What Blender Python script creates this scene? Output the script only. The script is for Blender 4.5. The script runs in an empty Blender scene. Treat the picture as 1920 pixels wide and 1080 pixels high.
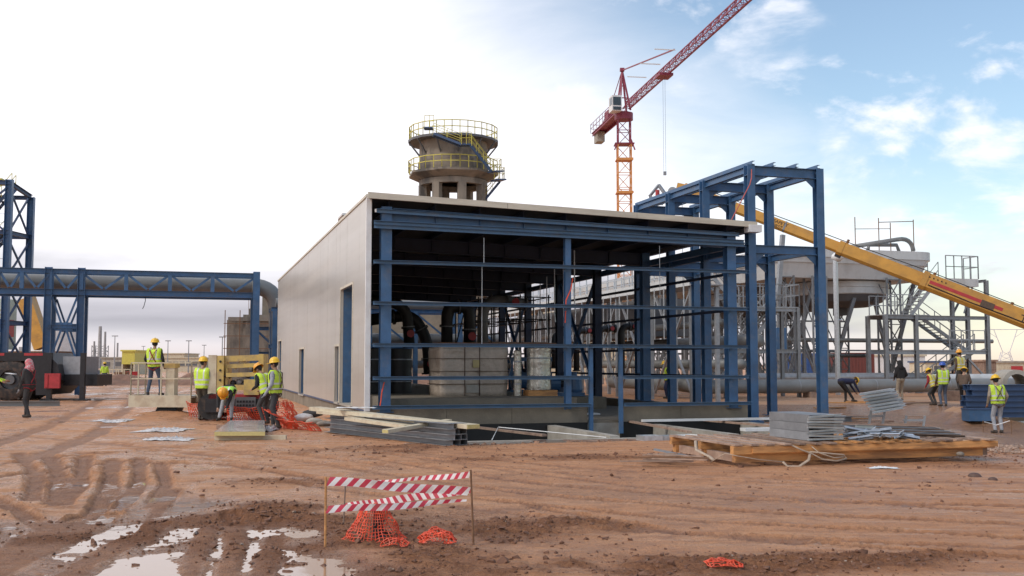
import bpy, bmesh, math, random, bisect
import numpy as np
from mathutils import Vector, Matrix, Euler, noise as mnoise
random.seed(7); R = math.radians
S = bpy.context.scene
COL = S.collection
# ------------------------------------------------------------------ camera
FPX, HOR, HC = 2000.0, 683.0, 1.6           # focal length and horizon row (1920x1080 frame), eye height
PITCH = math.atan((HOR - 540) / FPX)
cd = bpy.data.cameras.new('camera'); cam = bpy.data.objects.new('camera', cd); COL.objects.link(cam)
cd.sensor_width = 36; cd.lens = 36 * FPX / 1920; cd.clip_end = 6000; cd.clip_start = .1
cam.location = (0, 0, HC); cam.rotation_euler = (R(90) + PITCH, 0, 0); S.camera = cam
# ------------------------------------------------------------------ sky, sun, exposure
SUN_EL, SUN_AZ = R(42), R(-125)             # azimuth clockwise from +Y: behind the camera, to its left
W_ = bpy.data.worlds.new('World'); S.world = W_; W_.use_nodes = True
def make_world():
    nt = W_.node_tree; nt.nodes.clear(); N = nt.nodes.new; L = nt.links.new
    def mth(op, a, b=None, clamp=False):
        n = N('ShaderNodeMath'); n.operation = op; n.use_clamp = clamp
        for i, q in enumerate((a, b)):
            if q is None: continue
            if isinstance(q, (int, float)): n.inputs[i].default_value = q
            else: L(q, n.inputs[i])
        return n.outputs[0]
    def mrange(v, a, b, c=0., d=1.):
        n = N('ShaderNodeMapRange'); n.interpolation_type = 'SMOOTHSTEP'
        L(v, n.inputs[0])
        for i, q in enumerate((a, b, c, d)): n.inputs[i + 1].default_value = q
        return n.outputs[0]
    def mix(f, a, b):
        n = N('ShaderNodeMix'); n.data_type = 'RGBA'
        L(f, n.inputs[0])
        for i, q in ((6, a), (7, b)):
            if isinstance(q, tuple): n.inputs[i].default_value = (*q, 1)
            else: L(q, n.inputs[i])
        return n.outputs[2]
    def noise(vec, scale, det=6, rough=.55, dist=0.):
        n = N('ShaderNodeTexNoise'); L(vec, n.inputs['Vector']); n.inputs['Scale'].default_value = scale
        n.inputs['Detail'].default_value = det; n.inputs['Roughness'].default_value = rough
        n.inputs['Distortion'].default_value = dist
        return n.outputs['Fac']
    tc = N('ShaderNodeTexCoord'); sep = N('ShaderNodeSeparateXYZ'); L(tc.outputs['Generated'], sep.inputs[0])
    x, y, z = sep.outputs
    sky = N('ShaderNodeTexSky'); sky.sky_type = 'NISHITA'; sky.sun_disc = False
    sky.sun_elevation = SUN_EL; sky.sun_rotation = SUN_AZ; sky.air_density = 1.3; sky.dust_density = .3; sky.ozone_density = 2.2
    zc = mth('MAXIMUM', z, 0.02)
    comb = N('ShaderNodeCombineXYZ')                         # direction projected on a flat cloud layer
    L(mth('DIVIDE', x, mth('ADD', zc, .12)), comb.inputs[0]); L(mth('DIVIDE', y, mth('ADD', zc, .12)), comb.inputs[1])
    n1 = noise(comb.outputs[0], 1.3, 7, .6, .4); mp2 = N('ShaderNodeMapping'); L(tc.outputs['Generated'], mp2.inputs[0]); mp2.inputs['Location'].default_value = (.37, .2, .11); mp2.inputs['Scale'].default_value = (1, 1, 1.9)
    n2 = noise(mp2.outputs[0], 8.5, 8, .56, .25)
    mp = N('ShaderNodeMapping'); L(tc.outputs['Generated'], mp.inputs[0]); mp.inputs['Scale'].default_value = (1.2, 1.2, 9)
    n3 = noise(mp.outputs[0], 1.6, 6, .55, .3)
    # clear part of the sky: towards the right of the view and higher up
    f = mth('ADD', mth('MULTIPLY', mth('MINIMUM', z, .42), 2.2), mth('MULTIPLY', x, 1.7))
    f = mth('ADD', f, mth('MULTIPLY', mth('SUBTRACT', n1, .5), .35))
    clear = mrange(f, .38, 1.06)
    wisp = mrange(n2, .515, .66)
    wisp = mth('MULTIPLY', wisp, mrange(n1, .38, .58))
    clear = mth('MULTIPLY', clear, mth('SUBTRACT', 1., mth('MULTIPLY', wisp, .9)), True)
    # sky colour out of the sky texture, thinned by high haze
    blue = mix(mth('ADD', 0., .05), sky.outputs[0], (6.6, 7.6, 8.4))
    white = mix(mrange(n1, .3, .7), (8.4, 8.25, 8.5), (7.5, 7.5, 8.0))
    # grey stratus bank low over the horizon, pale gap beneath it
    zz = mth('ADD', z, mth('MULTIPLY', mth('SUBTRACT', n3, .5), .07))
    bank = mth('MULTIPLY', mrange(zz, .008, .040), mrange(zz, .115, .055))
    grey = mix(mrange(n3, .35, .65), (2.9, 2.86, 3.2), (4.3, 4.2, 4.6))
    low = mix(mrange(z, .0, .05), (5.6, 5.0, 5.0), white)
    cl = mix(bank, low, grey)
    col = mix(clear, cl, blue)
    bg = N('ShaderNodeBackground'); L(col, bg.inputs[0]); bg.inputs[1].default_value = .15
    out = N('ShaderNodeOutputWorld'); L(bg.outputs[0], out.inputs[0])
make_world()
sd = bpy.data.lights.new('sun', 'SUN'); sd.energy = 1.5; sd.angle = R(14); sd.color = (1, .94, .86)
sun = bpy.data.objects.new('sun', sd); COL.objects.link(sun)
sv = Vector((math.sin(SUN_AZ) * math.cos(SUN_EL), math.cos(SUN_AZ) * math.cos(SUN_EL), math.sin(SUN_EL)))
sun.rotation_euler = sv.to_track_quat('Z', 'Y').to_euler(); sun.location = sv * 60
vs = S.view_settings; vs.view_transform = 'Standard'; vs.look = 'None'; vs.exposure = 0.0; vs.gamma = 1
vs.use_curve_mapping = False
S.cycles.max_bounces = 6; S.cycles.diffuse_bounces = 3; S.cycles.use_denoising = True
# ------------------------------------------------------------------ helpers
def ray(px, py):
    X = (px - 960) / FPX; Y = (540 - py) / FPX; c, s = math.cos(PITCH), math.sin(PITCH)
    return Vector((X, c - s * Y, s + c * Y))
def at(px, py, D):                           # surveyed point: photo pixel at a known distance
    r = ray(px, py); return Vector((0, 0, HC)) + r * (D / r.y)
def gp(px, py, z=0.):                        # surveyed point on level z
    r = ray(px, py); return Vector((0, 0, HC)) + r * ((z - HC) / r.z)
AV = Vector((1, .3, 0)).normalized(); AU = Vector((-.3, 1, 0)).normalized(); ROT = math.atan2(.3, 1)
P0 = Vector((-3.594, 27, 0))
def hw(a, b, z=0.): return P0 + AV * a + AU * b + Vector((0, 0, z))     # hall axes to world
def tag(o, label=None, cat=None, group=None, kind=None):
    if label: o['label'] = label
    if cat: o['category'] = cat
    if group: o['group'] = group
    if kind: o['kind'] = kind
    return o
def empty(name, loc, rz=0., label=None, cat=None, group=None):
    o = bpy.data.objects.new(name, None); COL.objects.link(o); o.location = loc; o.rotation_euler = (0, 0, rz)
    o.empty_display_size = .3
    return tag(o, label, cat, group)
def copy_tree(o, parent=None):
    c = o.copy(); COL.objects.link(c); c.parent = parent
    for ch in list(o.children): copy_tree(ch, c)
    return c
def basis(d, up):
    d = d.normalized(); up = Vector(up)
    s = d.cross(up)
    if s.length < 1e-4: s = d.cross(Vector((0, 1, 0)) if abs(d.z) > .9 else Vector((0, 0, 1)))
    s.normalize(); return d, s, s.cross(d)
class MB:
    def __init__(self): self.v = []; self.f = []; self.mi = []; self.m = 0
    def add(self, vs, fs):
        n = len(self.v); self.v += [tuple(p) for p in vs]
        self.f += [tuple(i + n for i in q) for q in fs]; self.mi += [self.m] * len(fs); return self
    def box(self, x0, x1, y0, y1, z0, z1, M=None):
        vs = [Vector((x, y, z)) for z in (z0, z1) for x, y in ((x0, y0), (x1, y0), (x1, y1), (x0, y1))]
        if M is not None: vs = [M @ p for p in vs]
        return self.add(vs, [(0, 3, 2, 1), (4, 5, 6, 7), (0, 1, 5, 4), (1, 2, 6, 5), (2, 3, 7, 6), (3, 0, 4, 7)])
    def prof(self, p0, p1, pts, up=(0, 0, 1), cap=True):
        p0 = Vector(p0); p1 = Vector(p1); d, s, u = basis(p1 - p0, up); n = len(pts)
        vs = [p + s * a + u * b for p in (p0, p1) for a, b in pts]
        fs = [(i, (i + 1) % n, n + (i + 1) % n, n + i) for i in range(n)]
        if cap: fs += [tuple(range(n - 1, -1, -1)), tuple(range(n, 2 * n))]
        return self.add(vs, fs)
    def bar(self, p0, p1, w, h=None, up=(0, 0, 1)):
        h = h or w; return self.prof(p0, p1, [(-w/2, -h/2), (w/2, -h/2), (w/2, h/2), (-w/2, h/2)], up)
    def ib(self, p0, p1, w, h, t=.014, tw=.01, up=(0, 0, 1)):
        a, b, c = w/2, h/2, tw/2
        return self.prof(p0, p1, [(-a, -b), (a, -b), (a, -b+t), (c, -b+t), (c, b-t), (a, b-t), (a, b), (-a, b), (-a, b-t), (-c, b-t), (-c, -b+t), (-a, -b+t)], up)
    def ch(self, p0, p1, w, h, t=.006, up=(0, 0, 1)):          # channel, open to the side
        a, b = w/2, h/2
        return self.prof(p0, p1, [(-a, -b), (a, -b), (a, -b+t), (-a+t, -b+t), (-a+t, b-t), (a, b-t), (a, b), (-a, b)], up)
    def ang(self, p0, p1, w, t=.008, up=(0, 0, 1)):
        return self.prof(p0, p1, [(0, 0), (w, 0), (w, t), (t, t), (t, w), (0, w)], up)
    def tube(self, p0, p1, r, n=8, r1=None, cap=True):
        p0 = Vector(p0); p1 = Vector(p1); r1 = r if r1 is None else r1; d, s, u = basis(p1 - p0, (0, 0, 1))
        vs = [p + (s * math.cos(2*math.pi*i/n) + u * math.sin(2*math.pi*i/n)) * q for p, q in ((p0, r), (p1, r1)) for i in range(n)]
        fs = [(i, (i+1) % n, n+(i+1) % n, n+i) for i in range(n)]
        if cap: fs += [tuple(range(n-1, -1, -1)), tuple(range(n, 2*n))]
        return self.add(vs, fs)
    def path(self, pts, r, n=8, cap=True, sq=1.):
        pts = [Vector(p) for p in pts]; rs = r if isinstance(r, (list, tuple)) else [r] * len(pts)
        u = None; vs = []
        for k, p in enumerate(pts):
            d = (pts[min(k+1, len(pts)-1)] - pts[max(k-1, 0)])
            if d.length < 1e-6: d = Vector((0, 0, 1))
            d.normalize()
            if u is None: _, s, u = basis(d, (0, 0, 1) if abs(d.z) < .9 else (0, 1, 0))
            u = (u - d * u.dot(d)).normalized(); s = d.cross(u)
            vs += [p + (s * math.cos(2*math.pi*i/n) + u * math.sin(2*math.pi*i/n) * sq) * rs[k] for i in range(n)]
        fs = [(k*n+i, k*n+(i+1) % n, (k+1)*n+(i+1) % n, (k+1)*n+i) for k in range(len(pts)-1) for i in range(n)]
        if cap: fs += [tuple(range(n-1, -1, -1)), tuple(range((len(pts)-1)*n, len(pts)*n))]
        return self.add(vs, fs)
    def lathe(self, prof, c=(0, 0, 0), n=24, M=None, rot=0.):
        c = Vector(c); vs = []
        for r, z in prof:
            for i in range(n):
                t = 2*math.pi*i/n + rot; p = Vector((r*math.cos(t), r*math.sin(t), z))
                vs.append(c + (M @ p if M is not None else p))
        k = len(prof)
        return self.add(vs, [(j*n+i, j*n+(i+1) % n, (j+1)*n+(i+1) % n, (j+1)*n+i) for j in range(k-1) for i in range(n)])
    def sphere(self, c, r, n=10, m=6, sz=1.):
        return self.lathe([(max(r*math.sin(math.pi*j/m), 1e-4), -r*sz*math.cos(math.pi*j/m)) for j in range(m+1)], c, n)
    def build(self, name, mat, parent=None, smooth=False, label=None):
        me = bpy.data.meshes.new(name); me.from_pydata(self.v, [], self.f)
        for m in (mat if isinstance(mat, (list, tuple)) else [mat]): me.materials.append(m)
        if any(self.mi): me.polygons.foreach_set('material_index', self.mi)
        if smooth: me.shade_smooth() if smooth is True else me.set_sharp_from_angle(angle=R(smooth))
        if smooth and smooth is not True: pass
        me.update(); o = bpy.data.objects.new(name, me); COL.objects.link(o); o.parent = parent
        if label: o['label'] = label
        return o
def bez(p0, p1, p2, n=8):
    p0, p1, p2 = Vector(p0), Vector(p1), Vector(p2)
    return [p0*(1-t)**2 + p1*2*t*(1-t) + p2*t*t for t in [i/n for i in range(n+1)]]
# ------------------------------------------------------------------ materials
def mat(name, col, rough=.6, metal=0., var=.18, scale=3., bump=0., bscale=25., col2=None, thr=(.45, .62), spec=.5, stretch=None, dirt=None, dscale=1.2, rvar=.12, orand=0.):
    m = bpy.data.materials.new(name); m.use_nodes = True; nt = m.node_tree; N = nt.nodes.new; L = nt.links.new
    b = nt.nodes['Principled BSDF']; tc = N('ShaderNodeTexCoord'); vec = tc.outputs['Object']
    if stretch:
        mp = N('ShaderNodeMapping'); mp.inputs['Scale'].default_value = stretch; L(vec, mp.inputs[0]); vec = mp.outputs[0]
    n = N('ShaderNodeTexNoise'); n.inputs['Scale'].default_value = scale; n.inputs['Detail'].default_value = 7; n.inputs['Roughness'].default_value = .62; L(vec, n.inputs[0])
    r = N('ShaderNodeValToRGB'); L(n.outputs['Fac'], r.inputs[0]); e = r.color_ramp.elements
    e[0].position = .3; e[1].position = .7
    e[0].color = (*[c*(1-var) for c in col], 1); e[1].color = (*[min(c*(1+var), 1) for c in col], 1)
    c = r.outputs[0]
    if col2 or dirt:
        n2 = N('ShaderNodeTexNoise'); n2.inputs['Scale'].default_value = dscale; n2.inputs['Detail'].default_value = 9; n2.inputs['Roughness'].default_value = .68; L(vec, n2.inputs[0])
        mr = N('ShaderNodeMapRange'); mr.inputs[1].default_value, mr.inputs[2].default_value = thr; L(n2.outputs['Fac'], mr.inputs[0])
        if dirt: mr.inputs[4].default_value = dirt[3] if len(dirt) > 3 else .6
        mx = N('ShaderNodeMix'); mx.data_type = 'RGBA'; L(mr.outputs[0], mx.inputs[0]); L(c, mx.inputs[6]); mx.inputs[7].default_value = (*(col2 or dirt)[:3], 1)
        c = mx.outputs[2]
    if orand:                                # piece-to-piece difference in tone
        oi = N('ShaderNodeObjectInfo'); mo = N('ShaderNodeMapRange'); L(oi.outputs['Random'], mo.inputs[0]); mo.inputs[3].default_value = 1-orand; mo.inputs[4].default_value = 1+orand
        hs = N('ShaderNodeHueSaturation'); L(mo.outputs[0], hs.inputs['Value']); L(c, hs.inputs['Color']); c = hs.outputs[0]
    L(c, b.inputs['Base Color']); b.inputs['Metallic'].default_value = metal; b.inputs['Specular IOR Level'].default_value = spec
    rr = N('ShaderNodeMapRange'); rr.inputs[3].default_value = max(rough-rvar, .03); rr.inputs[4].default_value = min(rough+rvar, 1); L(n.outputs['Fac'], rr.inputs[0]); L(rr.outputs[0], b.inputs['Roughness'])
    if bump:
        n3 = N('ShaderNodeTexNoise'); n3.inputs['Scale'].default_value = bscale; n3.inputs['Detail'].default_value = 6; L(vec, n3.inputs[0])
        bp = N('ShaderNodeBump'); bp.inputs['Strength'].default_value = bump; bp.inputs['Distance'].default_value = .02; L(n3.outputs['Fac'], bp.inputs['Height']); L(bp.outputs[0], b.inputs['Normal'])
    return m
M = {}
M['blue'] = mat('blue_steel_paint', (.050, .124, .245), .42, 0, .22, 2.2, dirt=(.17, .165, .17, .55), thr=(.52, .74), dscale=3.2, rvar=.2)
M['blue_lt'] = mat('lit_blue_channel_paint', (.088, .180, .305), .4, 0, .18, 2.5, dirt=(.22, .22, .23, .5), thr=(.52, .74), dscale=3.2)  # lightened copy of blue; light caught by the flanges put into the colour
M['blue_dk'] = mat('dark_blue_steel_paint', (.040, .078, .165), .45, 0, .15, 2.2, dirt=(.10, .12, .15, .45), thr=(.5, .75))
M['panel'] = mat('beige_sandwich_panel', (.54, .50, .445), .32, .3, .05, .5, stretch=(1, .10, 2.4), dirt=(.40, .35, .29, .4), thr=(.46, .74), dscale=1.3, bump=.06, bscale=1.5, orand=.025)
M['panel_edge'] = mat('panel_foam_edge', (.55, .47, .20), .8, 0, .15, 20)
M['fascia'] = mat('cream_roof_edge', (.62, .57, .46), .45, 0, .06, 2, dirt=(.38, .33, .26, .5), stretch=(.4, 1, 3))
M['deck'] = mat('shaded_roof_deck', (.026, .026, .03), .6, 0, .25, 2)  # gloom under the roof put into the colour as near-black
M['conc'] = mat('plinth_concrete', (.235, .20, .152), .85, 0, .16, 1.6, .35, 30, dirt=(.15, .125, .095, .75), thr=(.42, .68), dscale=1.0)
M['conc_lt'] = mat('pale_concrete', (.40, .37, .32), .85, 0, .14, 1.8, .35, 30, dirt=(.22, .19, .15, .6), dscale=1.3)
M['conc_dk'] = mat('weathered_tower_concrete', (.27, .23, .185), .9, 0, .22, .6, .3, 8, dirt=(.085, .08, .075, .9), thr=(.47, .62), dscale=.5, stretch=(1, 1, .4))
M['blue_shaded'] = mat('shaded_blue_steel', (.022, .034, .066), .55, 0, .2, 3)  # darkened copy of blue; the hall's interior shade put into the colour
M['pit_black'] = mat('pit_shade_black', (.018, .017, .016), .75, 0, .3, 3)  # near-black; depth shade of the pit put into the colour, also one dark board
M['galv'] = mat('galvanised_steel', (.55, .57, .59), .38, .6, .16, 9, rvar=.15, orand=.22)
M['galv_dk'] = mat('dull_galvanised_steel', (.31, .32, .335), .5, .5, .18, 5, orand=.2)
M['grey'] = mat('grey_structure_paint', (.36, .365, .37), .55, .1, .12, 2, dirt=(.22, .20, .19, .5))
M['grey_lt'] = mat('light_grey_cladding', (.62, .625, .615), .5, .1, .08, 1.2, dirt=(.36, .35, .33, .5), stretch=(1, 1, .5))
M['galv_dark'] = mat('dark_galvanised_steel', (.20, .205, .215), .55, .4, .2, 5, orand=.2)  # darkest of the galvanised tones
M['grey_dk'] = mat('dark_grey_soffit', (.12, .12, .125), .6, 0, .15, 2)
M['pipe'] = mat('grey_pipe_coating', (.22, .225, .22), .5, .1, .12, 1.5, dirt=(.20, .18, .16, .5))
M['dark_pipe'] = mat('dark_pipe', (.026, .025, .025), .55, 0, .25, 2)
M['yellow_rail'] = mat('yellow_rail_paint', (.62, .54, .10), .5, 0, .12, 4)
M['crane_yellow'] = mat('crane_boom_yellow', (.58, .30, .055), .42, 0, .12, 2.3, dirt=(.27, .15, .06, .75), thr=(.48, .72), dscale=1.6, stretch=(.6, 1, 1), rvar=.2)
M['lift_yellow'] = mat('faded_lift_yellow', (.60, .43, .13), .55, 0, .12, 4, dirt=(.33, .25, .15, .7), dscale=3)
M['cream'] = mat('cream_paint', (.63, .56, .41), .6, 0, .1, 3, dirt=(.36, .26, .17, .6), dscale=3)
M['tc_red'] = mat('tower_crane_red', (.25, .035, .065), .5, 0, .15, 3)
M['tc_orange'] = mat('tower_crane_orange', (.66, .27, .07), .5, 0, .12, 2)
M['white'] = mat('white_paint', (.74, .74, .73), .5, 0, .06, 3, dirt=(.5, .47, .44, .4))
M['black'] = mat('black_rubber', (.022, .021, .021), .75, 0, .3, 6, .4, 40, dirt=(.16, .10, .07, .5), dscale=4)
M['black_metal'] = mat('black_metal', (.022, .022, .025), .4, .2, .3, 6)
M['red'] = mat('red_paint', (.42, .035, .04), .5, 0, .2, 5)
M['tape_red'] = mat('tape_red', (.56, .045, .085), .4, 0, .15, 12, dirt=(.32, .16, .11, .45), thr=(.5, .7), dscale=9)
M['tape_white'] = mat('tape_white', (.78, .76, .75), .4, 0, .06, 12, dirt=(.50, .36, .28, .6), thr=(.48, .7), dscale=9)
M['orange_net'] = mat('orange_plastic_net', (.76, .085, .03), .5, 0, .25, 8, dirt=(.38, .12, .06, .7), thr=(.5, .68), dscale=6)
M['rust'] = mat('rusty_rebar', (.20, .105, .055), .8, 0, .35, 20, .3, 60)
M['wood'] = mat('orange_pine', (.58, .285, .10), .7, 0, .25, 4, .25, 40, dirt=(.24, .12, .055, .8), dscale=2.4, stretch=(.5, 4, 4), orand=.18)
M['wood_old'] = mat('weathered_board', (.34, .235, .175), .78, 0, .25, 4, .3, 40, dirt=(.17, .10, .075, .7), dscale=3, orand=.35)
M['rope'] = mat('beige_strap', (.42, .33, .25), .8, 0, .2, 20)
M['plastic'] = mat('clear_plastic_sheet', (.58, .57, .57), .2, 0, .2, 5, .6, 16, dirt=(.42, .28, .20, .75), thr=(.46, .66), dscale=4)
M['wrap'] = mat('crate_wrapping', (.52, .44, .36), .36, 0, .2, 2.5, 1.0, 7, dirt=(.21, .175, .14, .5))
M['foil'] = mat('foil_insulation', (.55, .53, .46), .25, .55, .2, 6, .8, 14)
M['skin'] = mat('skin', (.36, .20, .13), .55, 0, .08, 12)
M['boots'] = mat('work_boots', (.05, .038, .03), .7, 0, .3, 12)
M['hiviz'] = mat('hi_vis_yellow', (.56, .78, .06), .75, 0, .14, 9, .3, 18, dirt=(.36, .42, .08, .6), thr=(.5, .7), dscale=6, orand=.12)
M['hiviz_green'] = mat('hi_vis_green', (.40, .80, .10), .7, 0, .06, 9)
M['reflect'] = mat('reflective_band', (.62, .63, .62), .4, .2, .05, 20)
M['hat_yellow'] = mat('yellow_hard_hat', (.83, .50, .03), .32, 0, .05, 9)
M['hat_orange'] = mat('orange_hard_hat', (.80, .36, .03), .32, 0, .05, 9)
M['hat_blue'] = mat('blue_hard_hat', (.04, .10, .42), .32, 0, .05, 9)
M['eye'] = mat('eye', (.02, .015, .012), .3)
def cloth(n, c): return mat('cloth_' + n, c, .9, 0, .22, 14, .3, 60)
M['c_black'] = cloth('black', (.022, .021, .022)); M['c_denim'] = cloth('denim', (.085, .11, .16)); M['c_grey'] = cloth('grey', (.33, .34, .37))
M['c_dkgrey'] = cloth('dark_grey', (.05, .05, .052)); M['c_olive'] = cloth('olive', (.085, .07, .05)); M['c_brown'] = cloth('brown', (.11, .075, .055))
M['c_navy'] = cloth('navy', (.022, .028, .07)); M['c_khaki'] = cloth('khaki', (.30, .25, .19)); M['c_red'] = cloth('red', (.30, .03, .04))
M['c_scarf'] = mat('cloth_scarf', (.62, .16, .19), .9, 0, .1, 60, col2=(.62, .50, .48), thr=(.52, .56), dscale=22)
# ------------------------------------------------------------------ ground
def vnoise(x, y, seed=0):
    xi = np.floor(x).astype(np.int64); yi = np.floor(y).astype(np.int64); xf = x - xi; yf = y - yi
    def h(a, b):
        n = (a * 374761393 + b * 668265263 + seed * 1442695041) & 0xffffffff
        n = ((n ^ (n >> 13)) * 1274126177) & 0xffffffff
        return ((n ^ (n >> 16)) & 0xffff) / 65535.0
    u = xf*xf*(3-2*xf); v = yf*yf*(3-2*yf)
    return (h(xi, yi)*(1-u) + h(xi+1, yi)*u)*(1-v) + (h(xi, yi+1)*(1-u) + h(xi+1, yi+1)*u)*v
def fbm(x, y, sc, o=4, seed=0, g=.5):
    t = 0; a = 1; s = 0
    for k in range(o): t = t + a*vnoise(x*sc + 17.3*k, y*sc - 9.1*k, seed+k); s += a; a *= g; sc *= 2.03
    return t / s * 2 - 1
def sstep(a, b, x): t = np.clip((x-a)/(b-a), 0, 1); return t*t*(3-2*t)
def pdist(x, y, pts):                     # distance to a polyline and length along it
    best = np.full(x.shape, 1e9); along = np.zeros(x.shape); side = np.zeros(x.shape); l0 = 0
    for (ax, ay), (bx, by) in zip(pts[:-1], pts[1:]):
        dx, dy = bx-ax, by-ay; l = math.hypot(dx, dy); t = np.clip(((x-ax)*dx + (y-ay)*dy)/(l*l), 0, 1)
        px, py = x-ax-t*dx, y-ay-t*dy; d = np.hypot(px, py); k = d < best
        best = np.where(k, d, best); along = np.where(k, l0 + t*l, along); side = np.where(k, (dx*(y-ay)-dy*(x-ax))/l, side); l0 += l
    return best, along, side
def g2(*pp): return [tuple(gp(*p)[:2]) for p in pp]
WATER_Z = -.045
# wheel tracks: surveyed course, half width of one wheel, depth, lug spacing
TRACKS = [
    (g2((-60, 905), (110, 880), (230, 865), (420, 872), (640, 905)), 0.160, .05, .0),
    (g2((95, 855), (115, 900), (105, 945)), 0.162, 0.059, .16), (g2((160, 855), (150, 905), (115, 950)), 0.151, 0.059, .16),
    (g2((212, 862), (205, 920), (160, 985)), 0.151, 0.050, .17), (g2((-40, 925), (40, 960), (110, 1000)), 0.139, 0.059, .15),
    (g2((210, 960), (120, 1010), (0, 1070), (-80, 1110)), 0.116, 0.115, .13), (g2((150, 965), (60, 1000), (-60, 1060)), 0.099, 0.081, .14),
    (g2((300, 980), (210, 1030), (60, 1100)), 0.116, 0.121, .13), (g2((330, 915), (290, 960), (270, 1010)), 0.093, 0.050, .14),
    (g2((520, 1000), (500, 1050), (470, 1110)), 0.099, 0.101, .13), (g2((395, 985), (370, 1030), (350, 1110)), 0.087, 0.108, .13),
    (g2((700, 862), (1000, 905), (1400, 935), (1960, 950)), 0.128, .03, .18), (g2((640, 878), (1000, 925), (1400, 958), (1960, 985)), 0.120, .034, .18),
    (g2((700, 842), (1100, 878), (1500, 900), (1960, 905)), 0.144, .022, .2), (g2((900, 935), (1300, 975), (1960, 1010)), 0.087, 0.041, .16),
    (g2((1000, 950), (1300, 1000), (1960, 1050)), 0.087, 0.041, .16), (g2((150, 832), (420, 845), (700, 885)), 0.144, .028, .2),
    (g2((60, 850), (300, 852), (560, 880)), 0.120, .03, .2), (g2((230, 720), (170, 760), (90, 800), (-60, 850)), 0.256, .04, .3), (g2((262, 722), (240, 765), (180, 815), (60, 860)), 0.256, .04, .3),
    (g2((0, 815), (190, 830), (420, 858)), 0.160, .03, .2),
    (g2((35, 850), (70, 890), (60, 940)), .14, .05, .15), (g2((262, 860), (262, 905), (225, 950)), .13, .05, .16), (g2((300, 868), (312, 905), (290, 945)), .12, .045, .16),
    (g2((120, 985), (40, 1030), (-60, 1075)), .12, .06, .13), (g2((430, 960), (445, 1010), (420, 1090)), .11, .05, .13), (g2((250, 1000), (160, 1050), (100, 1110)), .12, .06, .13),
    (g2((-60, 880), (60, 862), (180, 850), (330, 845)), .13, .035, .2), (g2((500, 900), (800, 940), (1200, 990), (1500, 1020)), .10, .03, .15), (g2((700, 850), (1100, 890), (1960, 925)), .10, .025, .16), (g2((800, 862), (1200, 912), (1960, 965)), .10, .025, .16), (g2((1100, 990), (1500, 1010), (1960, 1030)), .10, .03, .15), (g2((300, 838), (520, 850), (760, 878)), .12, .03, .2),
]
# hollows that hold rainwater: centre pixel, radius across / along, depth
HOLES = [((430, 1062), .62, .75, .13), ((300, 1085), .55, .5, .11), ((485, 1055), .22, .5, .13), ((575, 1060), .16, .25, .10), ((205, 1040), .45, .35, .085),
         ((60, 1015), .28, .4, .09), ((230, 990), .40, .45, .085), ((330, 935), .30, .40, .085), ((372, 945), .18, .35, .08), ((250, 930), .3, .3, .05), ((310, 962), .22, .3, .10),
         ((525, 990), .25, .18, .075), ((395, 1010), .2, .25, .09), ((420, 935), .25, .2, .06), ((325, 1020), .18, .2, .08), ((20, 1050), .22, .3, .08), ((545, 975), .18, .1, .07),
         ((235, 797), .9, .5, .10), ((300, 748), .9, 1.6, .10), ((180, 738), .8, 2.6, .10), ((262, 728), 1.0, 3.0, .11), ((140, 788), .9, .6, .10), ((205, 762), .9, 1.2, .10), ((330, 820), .8, .5, .09), ((95, 770), .8, .8, .09)]
HOLES = [(gp(*c), a, b, d*.72) for c, a, b, d in HOLES]
TRENCH = (1.0, 10.45, -4.54, .2)         # dug-out in front of the hall (hall axes)
def hab(x, y):
    dx, dy = x-P0.x, y-P0.y; return dx*AV.x+dy*AV.y, dx*AU.x+dy*AU.y
def churn_mask(x, y):
    def el(c, rx, ry): p = gp(*c); return np.exp(-(((x-p.x)/rx)**2 + ((y-p.y)/ry)**2))
    m = el((760, 1000), 1.5, 1.3) + .9*el((560, 975), 1.1, 1.2) + .8*el((640, 1070), .9, .8) + .9*el((430, 960), .9, .9)*.8
    m = m + .9*el((1040, 985), .8, .5) + .75*el((1280, 1075), 1.6, .55) + .8*el((1500, 1050), 1.4, .45) + .6*el((1750, 1040), 1.2, .3) + .7*el((980, 1065), 1.0, .6)
    m = m + .75*el((1020, 860), 2.4, 1.0) + .6*el((780, 840), 2, .9) + .6*el((500, 905), 1.6, .6) + .7*el((1890, 845), 1.6, 1.8) + .55*el((1350, 850), 1.6, .9) + .5*el((640, 850), 1.6, .9)
    m = m + .6*el((160, 1000), 1.1, 1.0) + .5*el((1870, 875), 1.4, .9)
    m = m * (0.62 + .75*fbm(x, y, 1.6, 4, 31))
    return np.clip(m*1.15-.08, 0, 1)
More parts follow.
